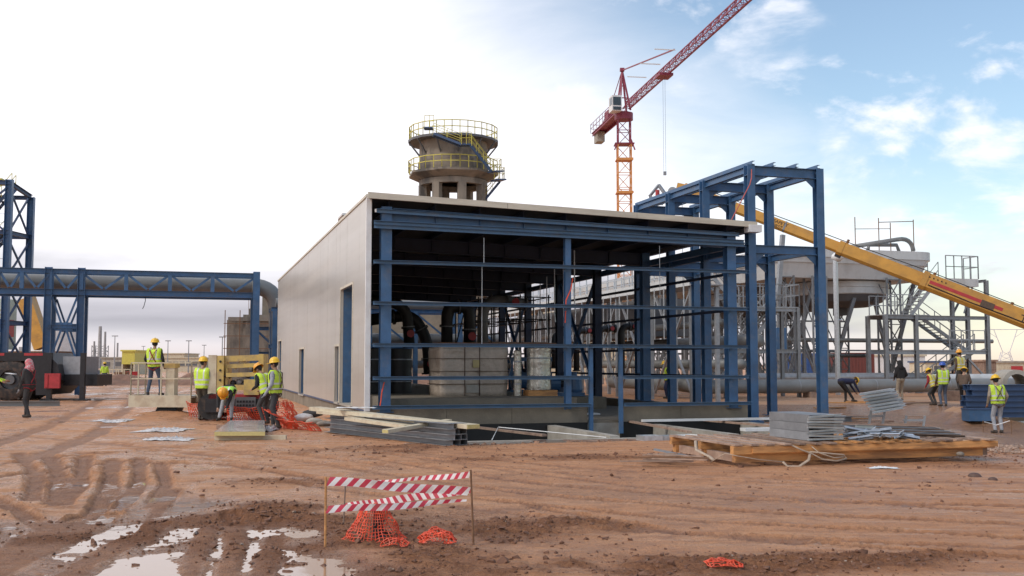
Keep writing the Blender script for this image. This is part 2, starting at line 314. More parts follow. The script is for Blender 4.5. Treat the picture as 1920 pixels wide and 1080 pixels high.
def height(x, y, full=False):
    x = np.asarray(x, float); y = np.asarray(y, float)
    near = sstep(60, 25, np.hypot(x, y))
    h = .035*fbm(x, y, .22, 3, 3)*near + .014*fbm(x, y, 1.1, 4, 5)*near
    ch = churn_mask(x, y) if full else np.zeros(x.shape)
    a, b = hab(x, y)
    # lower, excavated ground to the right of the hall
    h = h - .52*sstep(8.2, 10.5, x)*sstep(20.5, 24.5, y)*sstep(44, 37, y)
    # spoil heaps
    for (cx, cy), r, q in (((15.6, 37.0), 1.5, .55), ((-10.6, 32.6), 1.1, .22), ((-4.6, 30.3), .9, .35), ((12.2, 30.5), 1.6, .25)):
        h = h + q*np.exp(-((x-cx)**2+(y-cy)**2)/r**2)*(1+.35*fbm(x, y, 1.5, 3, 9))
    tr = np.zeros(x.shape)
    h = h - .14*sstep(.6, 1.5, a)*sstep(11.5, 10.6, a)*sstep(-6.4, -4.9, b)*sstep(.5, -.1, b)
    if full:
        lum = fbm(x, y, 7.0, 4, 11, .62); lum2 = fbm(x, y, 2.6, 3, 13)
        h = h + ch*(.06*(1-np.abs(lum)*2.2)*.55 + .035*lum2 + .03*np.abs(fbm(x, y, 15, 2, 17))) + (.011+.008*sstep(.1, .5, ch))*fbm(x, y, 12, 4, 15, .7)*near
        h = h + .012*fbm(x, y, 4.1, 5, 41, .7)*sstep(1.5, -1.5, x)*sstep(17, 13, y)
        for c, rx, ry, d in HOLES:
            e = ((x-c.x)/rx)**2 + ((y-c.y)/ry)**2
            h = h - d*np.exp(-e*1.2)*(1+.7*fbm(x, y, 2.6, 4, 21, .6))
        FL = np.zeros(x.shape)
        for c, rx, ry, q in (((210, 1035), 1.9, 1.5, 1.2), ((330, 945), .85, .9, .9), ((450, 1075), 1.1, .7, 1.1), ((40, 1000), 1.5, 1.2, 1.0), ((255, 915), .9, .9, .7), ((560, 985), .8, .6, .6), ((550, 1075), .5, .5, .8)):
            p = gp(*c); FL = FL + q*np.exp(-((x-p.x)/rx)**2 - ((y-p.y)/ry)**2)
        FL = sstep(.2, .85, FL*(1+.35*fbm(x, y, 1.3, 4, 51)))
        flat = WATER_Z + .004 + .040*fbm(x, y, 2.0, 6, 43, .66) + .008*fbm(x, y, 11, 3, 44)
        for c, rx, ry, d in HOLES[:10]: flat = flat - .16*d*np.exp(-((x-c.x)/rx)**2 - ((y-c.y)/ry)**2)
        h = h*(1-FL) + flat*FL
        cut = np.zeros(x.shape); cutv = np.zeros(x.shape); rimv = np.zeros(x.shape); lugv = np.zeros(x.shape)
        for pts, w, d, lug in TRACKS:
            bx = [p[0] for p in pts]; by = [p[1] for p in pts]; sel = (x > min(bx)-.8) & (x < max(bx)+.8) & (y > min(by)-.8) & (y < max(by)+.8)
            if not sel.any(): continue
            X_, Y_ = x[sel], y[sel]; ds, al, sd_ = pdist(X_, Y_, pts)
            ww = w*(1+.12*np.sin(al*1.7)+.10*fbm(X_, Y_, 2.5, 2, 29))
            core = sstep(ww, ww*.80, ds); rim = np.exp(-((ds-ww*1.12)/(ww*.2))**2)*np.clip(.6+.9*fbm(X_, Y_, 3.5, 3, 27), 0, 2)
            dd = d*(.85+.3*fbm(X_, Y_, .9, 2, 23)); lg = core*np.sin((al + np.abs(sd_)*.8)*2*math.pi/lug) if lug else core*0
            m_ = dd*core; kk = m_ > cut[sel]; cut[sel] = np.where(kk, m_, cut[sel]); lugv[sel] = np.where(kk, lg, lugv[sel]); rimv[sel] = np.maximum(rimv[sel], rim*dd*.55); tr[sel] = np.maximum(tr[sel], core*min(1, d/.045))
        cm = np.clip(tr, 0, 1)
        h = h + (-cut*.9 + cut*.2*lugv + rimv*(1-cm))*(1-FL) + FL*(cm*(WATER_Z+.020+.012*fbm(x, y, 3, 3, 47)+.006*lugv-h) + .55*rimv*(1-cm))
    t0, t1, t2, t3 = TRENCH
    inside = (a > t0) & (a < t1) & (b > t2) & (b < t3)
    h = np.where(inside, -1.15, h)
    inhall = (a > .1) & (a < 10.5) & (b > .1) & (b < 29)
    h = np.where(inhall, -1.15, h)
    return (h, ch, tr) if full else h
GRID = {}
def hz(x, y):                             # height of the finished ground sheet under a point
    xs, ys, h = GRID['g']; i = min(max(bisect.bisect(xs, x)-1, 0), len(xs)-2); j = min(max(bisect.bisect(ys, y)-1, 0), len(ys)-2)
    u = (x-xs[i])/(xs[i+1]-xs[i]); v = (y-ys[j])/(ys[j+1]-ys[j])
    return float((h[j, i]*(1-u)+h[j, i+1]*u)*(1-v) + (h[j+1, i]*(1-u)+h[j+1, i+1]*u)*v)
def make_ground():
    ys = [5.2]
    while ys[-1] < 50: ys.append(ys[-1]*1.0042)
    while ys[-1] < 130: ys.append(ys[-1]*1.03)
    ys = [-60, -20, -5, 2, 4] + ys + [180, 260, 400, 800, 1600, 3000]
    xs = [0.]
    while xs[-1] < 5.2: xs.append(xs[-1]+.036)
    while xs[-1] < 36: xs.append(xs[-1]*1.0085)
    while xs[-1] < 2500: xs.append(xs[-1]*1.25)
    xs = [-q for q in xs[:0:-1]] + xs
    X, Y = np.meshgrid(np.array(xs), np.array(ys)); nx, ny = len(xs), len(ys)
    h, ch, trk = height(X, Y, True)
    h = np.where(Y > 130, -.0*Y, h); h = np.where(Y < 4.5, 0, h)
    GRID['g'] = (xs, ys, h)
    sandm = sstep(7.5, 11, X)*sstep(22, 26, Y)*sstep(60, 48, Y)*np.clip(.75+.6*fbm(X, Y, .5, 4, 71), 0, 1)
    V = np.stack([X, Y, h], -1).reshape(-1, 3)
    i = np.arange(ny-1)[:, None]*nx + np.arange(nx-1)[None, :]
    Q = np.stack([i, i+1, i+nx+1, i+nx], -1).reshape(-1, 4)
    me = bpy.data.meshes.new('ground'); me.vertices.add(len(V)); me.vertices.foreach_set('co', V.ravel())
    me.loops.add(Q.size); me.loops.foreach_set('vertex_index', Q.ravel().astype(np.int32)); me.polygons.add(len(Q))
    me.polygons.foreach_set('loop_start', np.arange(0, Q.size, 4, dtype=np.int32)); me.update(calc_edges=True)
    me.shade_smooth()
    at_ = me.attributes.new('churn', 'FLOAT', 'POINT'); at_.data.foreach_set('value', ch.ravel().astype(np.float32))
    at_ = me.attributes.new('low', 'FLOAT', 'POINT'); at_.data.foreach_set('value', np.clip((-(h.ravel())+.012)/.045, 0, 1).astype(np.float32))
    at_ = me.attributes.new('sand', 'FLOAT', 'POINT'); at_.data.foreach_set('value', sandm.ravel().astype(np.float32))
    at_ = me.attributes.new('track', 'FLOAT', 'POINT'); at_.data.foreach_set('value', trk.ravel().astype(np.float32))
    o = bpy.data.objects.new('ground', me); COL.objects.link(o); o['kind'] = 'structure'
    m = bpy.data.materials.new('red_clay_mud'); m.use_nodes = True; nt = m.node_tree; N = nt.nodes.new; L = nt.links.new
    b = nt.nodes['Principled BSDF']; geo = N('ShaderNodeNewGeometry'); pos = geo.outputs['Position']
    def noise(sc, det=8, ro=.6, st=None, dist=0):
        v = pos
        if st: mp = N('ShaderNodeMapping'); mp.inputs['Scale'].default_value = st; L(v, mp.inputs[0]); v = mp.outputs[0]
        n = N('ShaderNodeTexNoise'); n.inputs['Scale'].default_value = sc; n.inputs['Detail'].default_value = det; n.inputs['Roughness'].default_value = ro; n.inputs['Distortion'].default_value = dist; L(v, n.inputs[0]); return n.outputs['Fac']
    def mr(v, a, b_, c=0, d=1):
        n = N('ShaderNodeMapRange'); L(v, n.inputs[0]); n.inputs[1].default_value = a; n.inputs[2].default_value = b_; n.inputs[3].default_value = c; n.inputs[4].default_value = d; return n.outputs[0]
    def mx(f, a, b_):
        n = N('ShaderNodeMix'); n.data_type = 'RGBA'; L(f, n.inputs[0])
        for i, q in ((6, a), (7, b_)):
            if isinstance(q, tuple): n.inputs[i].default_value = (*q, 1)
            else: L(q, n.inputs[i])
        return n.outputs[2]
    def mt(op, a, b_, cl=True):
        n = N('ShaderNodeMath'); n.operation = op; n.use_clamp = cl
        for i, q in enumerate((a, b_)):
            if isinstance(q, (int, float)): n.inputs[i].default_value = q
            else: L(q, n.inputs[i])
        return n.outputs[0]
    A = N('ShaderNodeAttribute'); A.attribute_name = 'churn'; B = N('ShaderNodeAttribute'); B.attribute_name = 'low'; T = N('ShaderNodeAttribute'); T.attribute_name = 'track'
    big = noise(.35, 6, .6); mid = noise(2.2, 8, .65, (1, 1.6, 1), .4); fine = noise(26, 8, .7); spk = noise(70, 4, .6)
    strk = noise(1.0, 9, .66, (.30, 3.4, 1), .5)
    c = mx(mr(big, .35, .65), (.61, .292, .138), (.51, .236, .110))
    c = mx(mr(strk, .42, .66, 0, .65), c, (.63, .355, .20))
    c = mx(mr(mid, .47, .66, 0, .7), c, (.345, .160, .082))
    c = mx(mt('MULTIPLY', T.outputs['Fac'], mr(mid, .3, .6, .35, .75)), c, (.29, .130, .064))
    c = mx(mt('MULTIPLY', mr(A.outputs['Fac'], .08, .6), mr(fine, .3, .58, .45, 1)), c, (.185, .080, .040))
    c = mx(mr(fine, .50, .72, 0, .62), c, (.27, .120, .062))
    c = mx(mt('MULTIPLY', mr(spk, .69, .74), mr(mid, .4, .6, .2, .9)), c, (.50, .42, .36))
    SA = N('ShaderNodeAttribute'); SA.attribute_name = 'sand'; c = mx(mt('MULTIPLY', SA.outputs['Fac'], mr(fine, .3, .7, .9, .5)), c, (.44, .315, .215))
    c = mx(mt('MULTIPLY', mr(B.outputs['Fac'], .35, .95, 0, .6), mr(mid, .3, .6, .6, 1)), c, (.20, .088, .044))     # mud soaked through at the waterline
    L(c, b.inputs['Base Color'])
    wet = mt('MULTIPLY', mr(strk, .40, .62), mr(big, .3, .6, .35, 1)); wet = mt('MAXIMUM', wet, mt('MULTIPLY', B.outputs['Fac'], 1.15))
    sx = N('ShaderNodeSeparateXYZ'); L(pos, sx.inputs[0]); soak = noise(.9, 8, .62, (1, .55, 1), .6)      # soaked low side of the site
    wet = mt('MAXIMUM', wet, mt('MULTIPLY', mr(soak, .44, .58), mr(sx.outputs[0], .5, -2.5)))
    wet = mt('MULTIPLY', wet, mr(A.outputs['Fac'], .2, .8, 1, .35)); wet = mt('MULTIPLY', wet, mr(T.outputs['Fac'], 0, 1, 1, .45))
    L(mr(mt('ADD', wet, mr(fine, .3, .7, -.12, .12), False), 0.15, .95, .85, .16), b.inputs['Roughness'])
    L(mr(A.outputs['Fac'], .1, .6, .42, .18), b.inputs['Specular IOR Level'])
    hsum = mt('ADD', mt('MULTIPLY', fine, 1.15, False), mt('ADD', mt('MULTIPLY', mid, 1.6, False), mt('MULTIPLY', spk, .25, False), False), False)
    bp = N('ShaderNodeBump'); bp.inputs['Strength'].default_value = .9; bp.inputs['Distance'].default_value = .045; L(hsum, bp.inputs['Height']); L(bp.outputs[0], b.inputs['Normal'])
    me.materials.append(m); return o
ground = make_ground()
def water_mat():
    m = bpy.data.materials.new('muddy_rainwater'); m.use_nodes = True; nt = m.node_tree; b = nt.nodes['Principled BSDF']; N = nt.nodes.new
    b.inputs['Base Color'].default_value = (.36, .22, .145, 1); b.inputs['Roughness'].default_value = .06; b.inputs['IOR'].default_value = 1.4; b.inputs['Specular IOR Level'].default_value = .6
    n = N('ShaderNodeTexNoise'); n.inputs['Scale'].default_value = 5; n.inputs['Detail'].default_value = 3; g = N('ShaderNodeNewGeometry'); nt.links.new(g.outputs['Position'], n.inputs[0])
    bp = N('ShaderNodeBump'); bp.inputs['Strength'].default_value = .12; bp.inputs['Distance'].default_value = .012; nt.links.new(n.outputs['Fac'], bp.inputs['Height']); nt.links.new(bp.outputs[0], b.inputs['Normal'])
    return m
M['water'] = water_mat()
def puddle(x0, x1, y0, y1, z):
    o = MB().add([(x0, y0, z), (x1, y0, z), (x1, y1, z), (x0, y1, z)], [(0, 1, 2, 3)]).build('puddle_water', M['water']); o['kind'] = 'structure'
puddle(-7.5, -1.15, 7.2, 16.5, WATER_Z); puddle(-26, -7.2, 22, 75, -.05)
# loose clods and stones
def clods():
    rng = np.random.default_rng(5); base = MB(); vs = []; fs = []
    ico = bmesh.new(); bmesh.ops.create_icosphere(ico, subdivisions=1, radius=1); iv = np.array([v.co[:] for v in ico.verts]); ifc = [[q.index for q in f.verts] for f in ico.faces]; ico.free()
    P = rng.uniform((-7, 7, 0), (9, 26, 1), (160000, 3)); wgt = np.clip(churn_mask(P[:, 0], P[:, 1]) + .11*np.clip(.5+fbm(P[:, 0], P[:, 1], .8, 3, 61)*1.6, 0, 1), 0, 1)
    P = P[rng.random(len(P)) < wgt**1.3*.6*np.clip(11/P[:, 1], .3, 1)][:16000]
    hh = height(P[:, 0], P[:, 1], True)[0]
    for (x, y, _), z in zip(P, hh):
        if z < -.5: continue
        r = .005 + .016*rng.random()**3 + .028*rng.random()**14
        w = iv*r*rng.uniform(.6, 1.5, 3)*(1, 1, .7) + rng.normal(0, r*.24, iv.shape) + (x, y, z+r*.05); n = len(vs)
        vs += w.tolist(); fs += [[i+n for i in q] for q in ifc]
    me = bpy.data.meshes.new('mud_clods'); me.from_pydata(vs, [], fs); me.materials.append(mat('dark_clod', (.17, .080, .046), .8, 0, .4, 6, .4, 50, col2=(.36, .28, .22), thr=(.62, .66), dscale=5))
    o = bpy.data.objects.new('mud_clods', me); COL.objects.link(o)
    tag(o, 'dark clods and small stones strewn over the churned mud', 'mud', kind='stuff')
clods()
# ------------------------------------------------------------------ steel hall under construction
C0 = Vector((0, 0, HC))
def hp(px, py, b):                            # surveyed point on the plane b of the hall axes: (a, b, z)
    r = ray(px, py); t = (P0 + AU*b - C0).dot(AU) / r.dot(AU); p = C0 + r*t; return Vector(((p-P0).dot(AV), b, p.z))
COLB = [.1, 6.0, 10.4, 14.7, 19.0, 23.2, 28.8]
def zr(a): return 5.80 - .031*a               # roof underside
hall = empty('steel_hall', P0, ROT, 'long steel hall half clad in beige panels, blue frame open at the front', 'building')
def hall_build():
    B = M['blue']
    # cladding along the left side, one sandwich panel after another, openings left free
    OPEN = [(2.42, 4.86, .5, 3.80), (5.10, 6.02, .5, 2.14), (15.4, 17.3, .45, 2.2), (26.4, 28.3, .45, 2.75)]
    cuts = sorted({0., 29.2} | {o[0] for o in OPEN} | {o[1] for o in OPEN})
    edges = [0.]
    for c in cuts[1:]:
        n = max(1, round((c-edges[-1])/1.1)); s = edges[-1]
        edges += [s + (c-s)*(k+1)/n for k in range(n)]
    for b0, b1 in zip(edges[:-1], edges[1:]):
        z0 = .45
        for o in OPEN:
            if b0 >= o[0]-.01 and b1 <= o[1]+.01: z0 = o[3]
        m = MB(); g = .005; t = random.uniform(-.0015, .0015)
        m.box(-.10+t, -.02, b0+g, b1-g, z0, 5.86)
        m.build('wall_panel', M['panel'], hall)
    for o in OPEN:
        m = MB(); w = .30 if o[1]-o[0] > 2.2 else .2
        m.box(-.015, w, o[0]-.12, o[0], o[2]-.3, o[3]+.1); m.box(-.015, w, o[1], o[1]+.12, o[2]-.3, o[3]+.1); m.box(-.015, w, o[0], o[1], o[3]+.005, o[3]+.12)
        df = m.build('door_frame', B, hall); tw = .07; t_ = MB()
        t_.box(-.116, -.101, o[0]-tw, o[0], o[2]-.04, o[3]+tw); t_.box(-.116, -.101, o[1], o[1]+tw, o[2]-.04, o[3]+tw); t_.box(-.116, -.101, o[0], o[1], o[3], o[3]+tw); t_.build('opening_trim', M['fascia'], df)
        MB().box(-.13, .28, o[0], o[1], o[2]-.09, o[2]-.03).build('threshold', M['conc_lt'], df)
    m = MB(); m.box(-.125, .0, -.05, .06, .42, 5.84); m.box(-.02, .012, -.045, .3, .42, 5.80); m.build('corner_trim', M['white'], hall)
    m = MB(); m.box(-.13, -.02, -.03, 29.3, 5.862, 5.93); m.build('eave_trim', M['fascia'], hall)
    MB().box(-.112, -.0995, .02, 29.2, .40, .452).build('drip_trim', M['blue_dk'], hall)
    # roof
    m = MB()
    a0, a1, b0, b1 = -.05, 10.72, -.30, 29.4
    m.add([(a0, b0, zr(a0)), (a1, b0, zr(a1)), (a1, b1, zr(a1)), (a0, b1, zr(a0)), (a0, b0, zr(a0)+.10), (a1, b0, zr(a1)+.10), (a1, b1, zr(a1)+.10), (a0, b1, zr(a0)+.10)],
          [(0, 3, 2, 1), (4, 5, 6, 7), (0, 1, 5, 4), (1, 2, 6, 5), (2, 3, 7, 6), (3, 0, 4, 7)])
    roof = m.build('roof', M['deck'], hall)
    for k in range(3):                        # edge flashing in three lengths
        s0 = -.14 + k*3.66; s1 = s0 + 3.652
        m = MB(); m.prof((s0, -.33, zr(s0)+.04), (s1, -.33, zr(s1)+.04), [(-.03, -.07), (.05, -.07), (.05, .085), (-.03, .085)]); m.build('roof_flashing', M['fascia'], hall)
    m = MB(); m.box(10.56, 10.95, -.42, -.12, 5.30, 5.50); m.build('gutter_end', M['white'], hall)
    m = MB(); m.ch((10.78, -.1, 5.40), (10.78, 29.4, 5.40), .16, .14, .01); m.build('gutter', M['galv_dk'], hall)
    # main frames
    for i, b in enumerate(COLB):
        for a, s in ((.40, 1), (10.2, -1)):
            m = MB(); m.ib((a, b, .40), (a, b, zr(a)-.16), .27, .27, .02, .014, up=(0, 1, 0)); m.box(a-.21, a+.21, b-.21, b+.21, .38, .402)
            c = m.build('column', B if i == 0 or (a > 5 and i == 1) else M['blue_shaded'], hall)
        m = MB(); m.ib((.56, b, zr(.5)-.39), (10.04, b, zr(10.1)-.39), .2, .42, .018, .012)
        for q in range(1, 8): a = .5 + q*1.2; m.box(a-.006, a+.006, b-.095, b+.095, zr(a)-.575, zr(a)-.205)
        m.build('rafter', B if i == 0 else M['blue_shaded'], hall)
    for q in range(9):
        a = .5 + q*1.2; m = MB(); m.ch((a, -.02, zr(a)-.085), (a, 29.2, zr(a)-.085), .07, .155, .006); m.build('purlin', M['blue_shaded'], hall)
    # gable framing of the open front
    m = MB(); m.ch((.12, -.10, 5.50), (10.42, -.10, 5.24), .08, .10, .008); g = m.build('gable_purlin', M['blue_lt'], hall)
    MB().box(.085, .118, -.14, -.06, 5.46, 5.54).build('end_plate', M['white'], g)
    m = MB(); m.ch((.06, -.14, 5.20), (10.56, -.14, 5.05), .10, .085, .008); m.ch((.06, -.16, 5.095), (10.56, -.16, 4.945), .10, .10, .008); m.build('header_channel', M['blue_lt'], hall)
    m = MB(); m.ib((5.30, .0, .42), (5.30, .0, 5.02), .16, .16, .012, .009, up=(0, 1, 0)); m.build('gable_post', B, hall)
    for a in (5.92, 6.78):
        m = MB(); m.bar((a, -.10, -.25), (a, -.10, 2.12), .10, .10, (0, 1, 0)); m.build('door_post', B, hall)
    for z, spans in ((.52, ((.06, 5.88), (6.86, 10.66))), (1.25, ((.06, 5.86), (6.84, 10.62))), (2.085, ((.05, 10.60),)), (3.14, ((.05, 10.60),)), (4.185, ((.05, 10.62),))):
        for s0, s1 in spans:
            m = MB(); m.ch((s0, -.20, z), (s1, -.20, z), .13, .088, .006); gg = m.build('girt', M['blue_lt'], hall)
            for a in (.4, 5.3, 10.2):
                if s0 < a < s1:
                    k = MB(); k.ang((a-.08, -.13, z-.12), (a-.08, -.13, z-.02), .07, .008, (0, 1, 0)); k.build('cleat', B, gg)
    for z in (1.25, 2.085, 3.14, 4.185):
        m = MB(); m.ch((10.44, -.05, z), (10.44, 29.0, z), .1, .075, .006); m.build('side_girt', M['blue_shaded'], hall)
        m = MB(); m.ch((.06, .02, z), (.06, 2.2 if z < 3.9 else 29, z), .1, .10, .006); m.build('side_girt', M['blue_shaded'], hall)
    m = MB(); m.ch((10.36, 0, 4.98), (10.36, 29, 4.98), .12, .2, .008); m.build('eave_beam', B, hall)
    for a, z0, z1 in ((2.95, 4.22, 4.9), (2.90, 2.1, 4.15), (7.95, 3.15, 4.85)):
        m = MB(); m.tube((a, -.12, z0), (a, -.12, z1), .008, 6); m.build('sag_rod', M['galv'], hall)
    # cross bracing in the right side wall
    for b0, b1 in ((19.0, 23.2), (10.4, 14.7)):
        for p, q in (((10.2, b0+.1, 4.9), (10.2, b1-.1, .7)), ((10.2, b1-.1, 4.9), (10.2, b0+.1, .7))):
            m = MB(); m.ang(p, q, .11, .01); m.build('brace', B, hall)
    # plinth
    for s0, s1 in ((.02, 2.0), (2.01, 3.75), (3.76, 5.86), (6.84, 8.6), (8.61, 10.66)):
        m = MB(); m.box(s0, s1, .02, .24, .052, .465); pl = m.build('plinth_panel', M['conc'], hall)
        MB().box(s0-.002, s1+.002, .0, .25, -1.2, .05).build('pit_shade_face', M['pit_black'], pl)  # lower plinth face, pit shade painted on as black
    m = MB(); m.box(5.87, 6.83, .10, .24, -1.2, .02); m.build('door_sill', M['conc_lt'], hall)
    m = MB(); m.box(-.06, .24, .26, 29.2, -1.2, .44); m.build('side_plinth', M['conc'], hall)
    m = MB(); m.box(10.40, 10.66, .26, 29.2, -1.2, .36); m.build('side_plinth', M['conc'], hall)
    m = MB(); m.box(.25, 10.39, .25, 29.2, -.5, .10); m.build('floor_slab', M['conc'], hall)
    m = MB(); m.box(.9, 6.3, 2.0, 26, .101, .65); m.build('machine_base', M['conc'], hall)
    m = MB(); m.box(6.9, 9.2, 7.0, 26, .101, .5); m.build('machine_base', M['conc'], hall)
hall_build()
def tie(name, pts, r, mt, label, cat, group=None):
    o = MB().path(pts, r, 6).build(name, mt); return tag(o, label, cat, group)
tie('lashing_strap', [hw(.36, -.09, 1.15), hw(.30, -.1, .9), hw(.28, -.09, .7), hw(.25, -.1, .5)], .016, M['orange_net'], 'orange lashing strap hanging on the front corner column of the hall', 'strap')
tie('lashing_strap', [hw(5.42, -.1, 3.9), hw(5.36, -.12, 3.6), hw(5.22, -.12, 3.3), hw(5.20, -.1, 2.7)], .016, M['orange_net'], 'orange strap hanging on the middle gable post of the hall', 'strap')
# ------------------------------------------------------------------ things inside the hall
def inside():
    c = empty('wrapped_crate', hw(3.83, 5.0, .65), ROT, 'big crate in dull brown wrapping bound with straps inside the hall', 'crate')
    bm = bmesh.new(); bmesh.ops.create_cube(bm, size=1); bmesh.ops.subdivide_edges(bm, edges=bm.edges[:], cuts=9, use_grid_fill=True)
    for v in bm.verts:
        n = mnoise.noise(v.co*5)+.5*mnoise.noise(v.co*11); k = 1 + .05*n; v.co = Vector((v.co.x*2.09*k, v.co.y*1.6*k, (v.co.z+.5)*1.47))
    me = bpy.data.meshes.new('wrapping'); bm.to_mesh(me); bm.free(); me.shade_smooth(); me.materials.append(M['wrap']); o = bpy.data.objects.new('wrapping', me); COL.objects.link(o); o.parent = c
    for z in (.36, .74, 1.12): m = MB(); m.box(-1.085, 1.085, -.845, .845, z-.007, z+.007); m.build('strap', M['c_brown'], c)
    for x in (-.3, .16): m = MB(); m.box(x-.007, x+.007, -.85, .85, .0, 1.505); m.build('strap', M['c_brown'], c)
    m = MB(); m.box(-.06, .14, -.862, -.85, .85, 1.08); m.build('label_sheet', mat('yellowed_paper', (.45, .38, .18), .6), c)
    m = MB(); m.box(-.26, .12, -.862, -.85, .1, .34); m.build('label_sheet', mat('grey_paper', (.34, .32, .28), .6), c)
    sh = MB(); pts = []
    for i in range(9):
        t = i/8; sh.v += [(1.07+.10*math.sin(i*1.9)*t+.05, -.8+.02*math.sin(i*3), 1.47-1.1*t), (1.12+.16*abs(math.sin(i*1.3+1)), -.35, 1.40-1.0*t+.05*math.sin(i*2))]
    sh.f = [(2*i, 2*i+1, 2*i+3, 2*i+2) for i in range(8)]; sh.mi = [0]*8; sh.build('torn_foil', M['plastic'], c, True)
    def vessel(a, b, r, z0, z1, label, mt, nm='insulated_vessel'):
        root = empty(nm, hw(a, b, z0), ROT, label, 'vessel'); h = z1-z0
        pr = [(r*(1+.03*math.sin(j*2.1)), h*j/10) for j in range(11)]
        MB().lathe(pr, (0, 0, 0), 20).lathe([(.001, h), (r*.7, h+.03), (r, h-.02)], (0, 0, 0), 20).build('shell', mt, root, True)
        for z in (.25, .75): MB().lathe([(r*1.05, h*z), (r*1.06, h*z+.02), (r*1.05, h*z+.04)], (0, 0, 0), 20).build('band', M['galv_dk'], root)
        return root
    vessel(5.13, 4.0, .12, .65, 2.0, 'slim foil wrapped vessel right beside the brown crate', M['foil'])
    v = vessel(5.80, 4.0, .36, .83, 2.08, 'wide foil wrapped vessel on a wooden block inside the hall', M['foil'])
    k = MB().box(-.45, .45, -.3, .3, 0, .17).build('timber_block', M['wood']); k.location = hw(5.85, 4.0, .651); k.rotation_euler.z = ROT
    tag(k, 'low wooden block under the wide foil wrapped vessel', 'block')
    k = MB().box(-.25, .25, -.2, .2, 0, .04).build('white_board', M['white']); k.location = hw(7.15, 3.2, .101); k.rotation_euler.z = ROT; tag(k, 'white board lying on the hall floor', 'board')
    for a, b, r, lb in ((1.35, 8.0, .42, 'dark vessel nearest the corner column inside the hall'), (2.3, 8.2, .42, 'dark vessel standing next to the brown crate inside the hall'), (1.9, 10.5, .5, 'dark vessel in the second row inside the hall')):
        vessel(a, b, r, .65, 2.1, lb, M['dark_pipe'], 'dark_vessel')
    t = MB().box(-1.7, 2.0, -.35, .35, -.03, .03).build('cable_tray', M['rust']); t.location = hw(4.6, 5.0, 2.23); t.rotation_euler.z = ROT
    t2 = [MB().bar((x, 0, -1.61), (x, 0, -.03), .06).build('leg', M['black_metal'], t) for x in (-1.6, 1.9)]
    tag(t, 'brown steel tray running just above the brown crate', 'tray')
    def pipes(label, pts, r, b, mt, cat='pipe'):
        P = [hp(x, y, bb) for x, y, bb in pts]; root = empty('process_pipe', hw(*P[-1]), ROT, label, cat); o0 = Vector(P[-1])
        pp = [p-o0 for p in P]; full = [pp[0]]
        for i in range(1, len(pp)-1):
            l = min((pp[i]-pp[i-1]).length, (pp[i+1]-pp[i]).length)*.45
            full += bez(pp[i]+(pp[i-1]-pp[i]).normalized()*l, pp[i], pp[i]+(pp[i+1]-pp[i]).normalized()*l, 6)
        full.append(pp[-1]); MB().path(full, r, 14).build('pipe_run', mt, root, True)
        for i in range(len(pp)-1):
            q_, d_ = pp[i].lerp(pp[i+1], .55), (pp[i+1]-pp[i]).normalized(); MB().tube(q_-d_*.045, q_-d_*.005, r*1.3, 16).build('flange', M['galv_dark'], root); MB().tube(q_+d_*.005, q_+d_*.045, r*1.3, 16).build('flange', mt, root)
        v_ = pp[-1].lerp(pp[-2], .3); MB().tube(v_-Vector((0, r*1.0, 0)), v_-Vector((0, r*1.9, 0)), r*.3, 8).tube(v_-Vector((0, r*1.9, 0)), v_-Vector((0, r*2.05, 0)), r*.7, 14).build('valve', M['red'], root)
        for i in (0, len(full)-1):
            d = (full[i]-full[1 if i == 0 else -2]).normalized(); MB().tube(full[i]-d*.03, full[i]+d*.03, r*1.35, 16).build('flange', mt, root)
    dp = M['dark_pipe']
    pipes('dark pipe bending down beside the corner column inside the hall', [(690, 562, 12), (762, 570, 12), (768, 650, 12)], .2, 12, dp)
    pipes('dark pipe with a lazy double bend inside the hall', [(692, 600, 13), (775, 590, 13), (802, 640, 13), (805, 700, 13)], .22, 13, dp)
    pipes('dark upside down U pipe above the brown crate', [(838, 655, 12), (838, 575, 12), (880, 575, 12), (880, 655, 12)], .22, 12, dp)
    pipes('thick dark pipe behind the brown crate', [(905, 655, 14), (905, 560, 14), (985, 570, 14)], .22, 14, M['pipe'])
    for k in range(4):
        b = 9.5 + k*4; pipes('dark bent riser in the right half of the hall, %s' % ('nearest one', 'second one back', 'third one back', 'farthest one')[k], [(1165-42*k, 705-5*k, b), (1165-42*k, 612+4*k, b), (1195-42*k, 612+4*k, b)], .13, b, dp)
    skid = empty('pump_skid', hw(7.9, 8.5, .5), ROT, 'blue pump skid with dark motor deep inside the hall', 'pump')
    MB().box(-.9, .9, -.5, .5, 0, .12).build('base_frame', M['blue'], skid); MB().tube((-.7, 0, .42), (.1, 0, .42), .26, 16).build('motor', M['blue'], skid); MB().tube((.1, 0, .42), (.4, 0, .42), .12, 12).build('coupling', M['black_metal'], skid)
    MB().lathe([(.3, 0), (.34, .1), (.3, .45), (.14, .5), (.14, .7), (.2, .72)], (.65, 0, .12), 16).build('pump_casing', M['blue'], skid)
    s2 = copy_tree(skid); s2.location = hw(8.2, 12.5, .5); s2['label'] = 'second blue pump skid, farther back inside the hall'
    fr = empty('blue_pipe_rack', hw(7.6, 16, .5), ROT, 'low blue steel rack with beams deep in the hall', 'rack')
    for x in (-1.5, 0, 1.5):
        for y in (-3, 3): MB().ib((x, y, 0), (x, y, 1.3), .16, .16, .012, .01, (0, 1, 0)).build('post', M['blue'], fr)
    for z in (.7, 1.3):
        for y in (-3, 3): MB().ib((-1.7, y, z), (1.7, y, z), .14, .16).build('beam', M['blue'], fr)
inside()
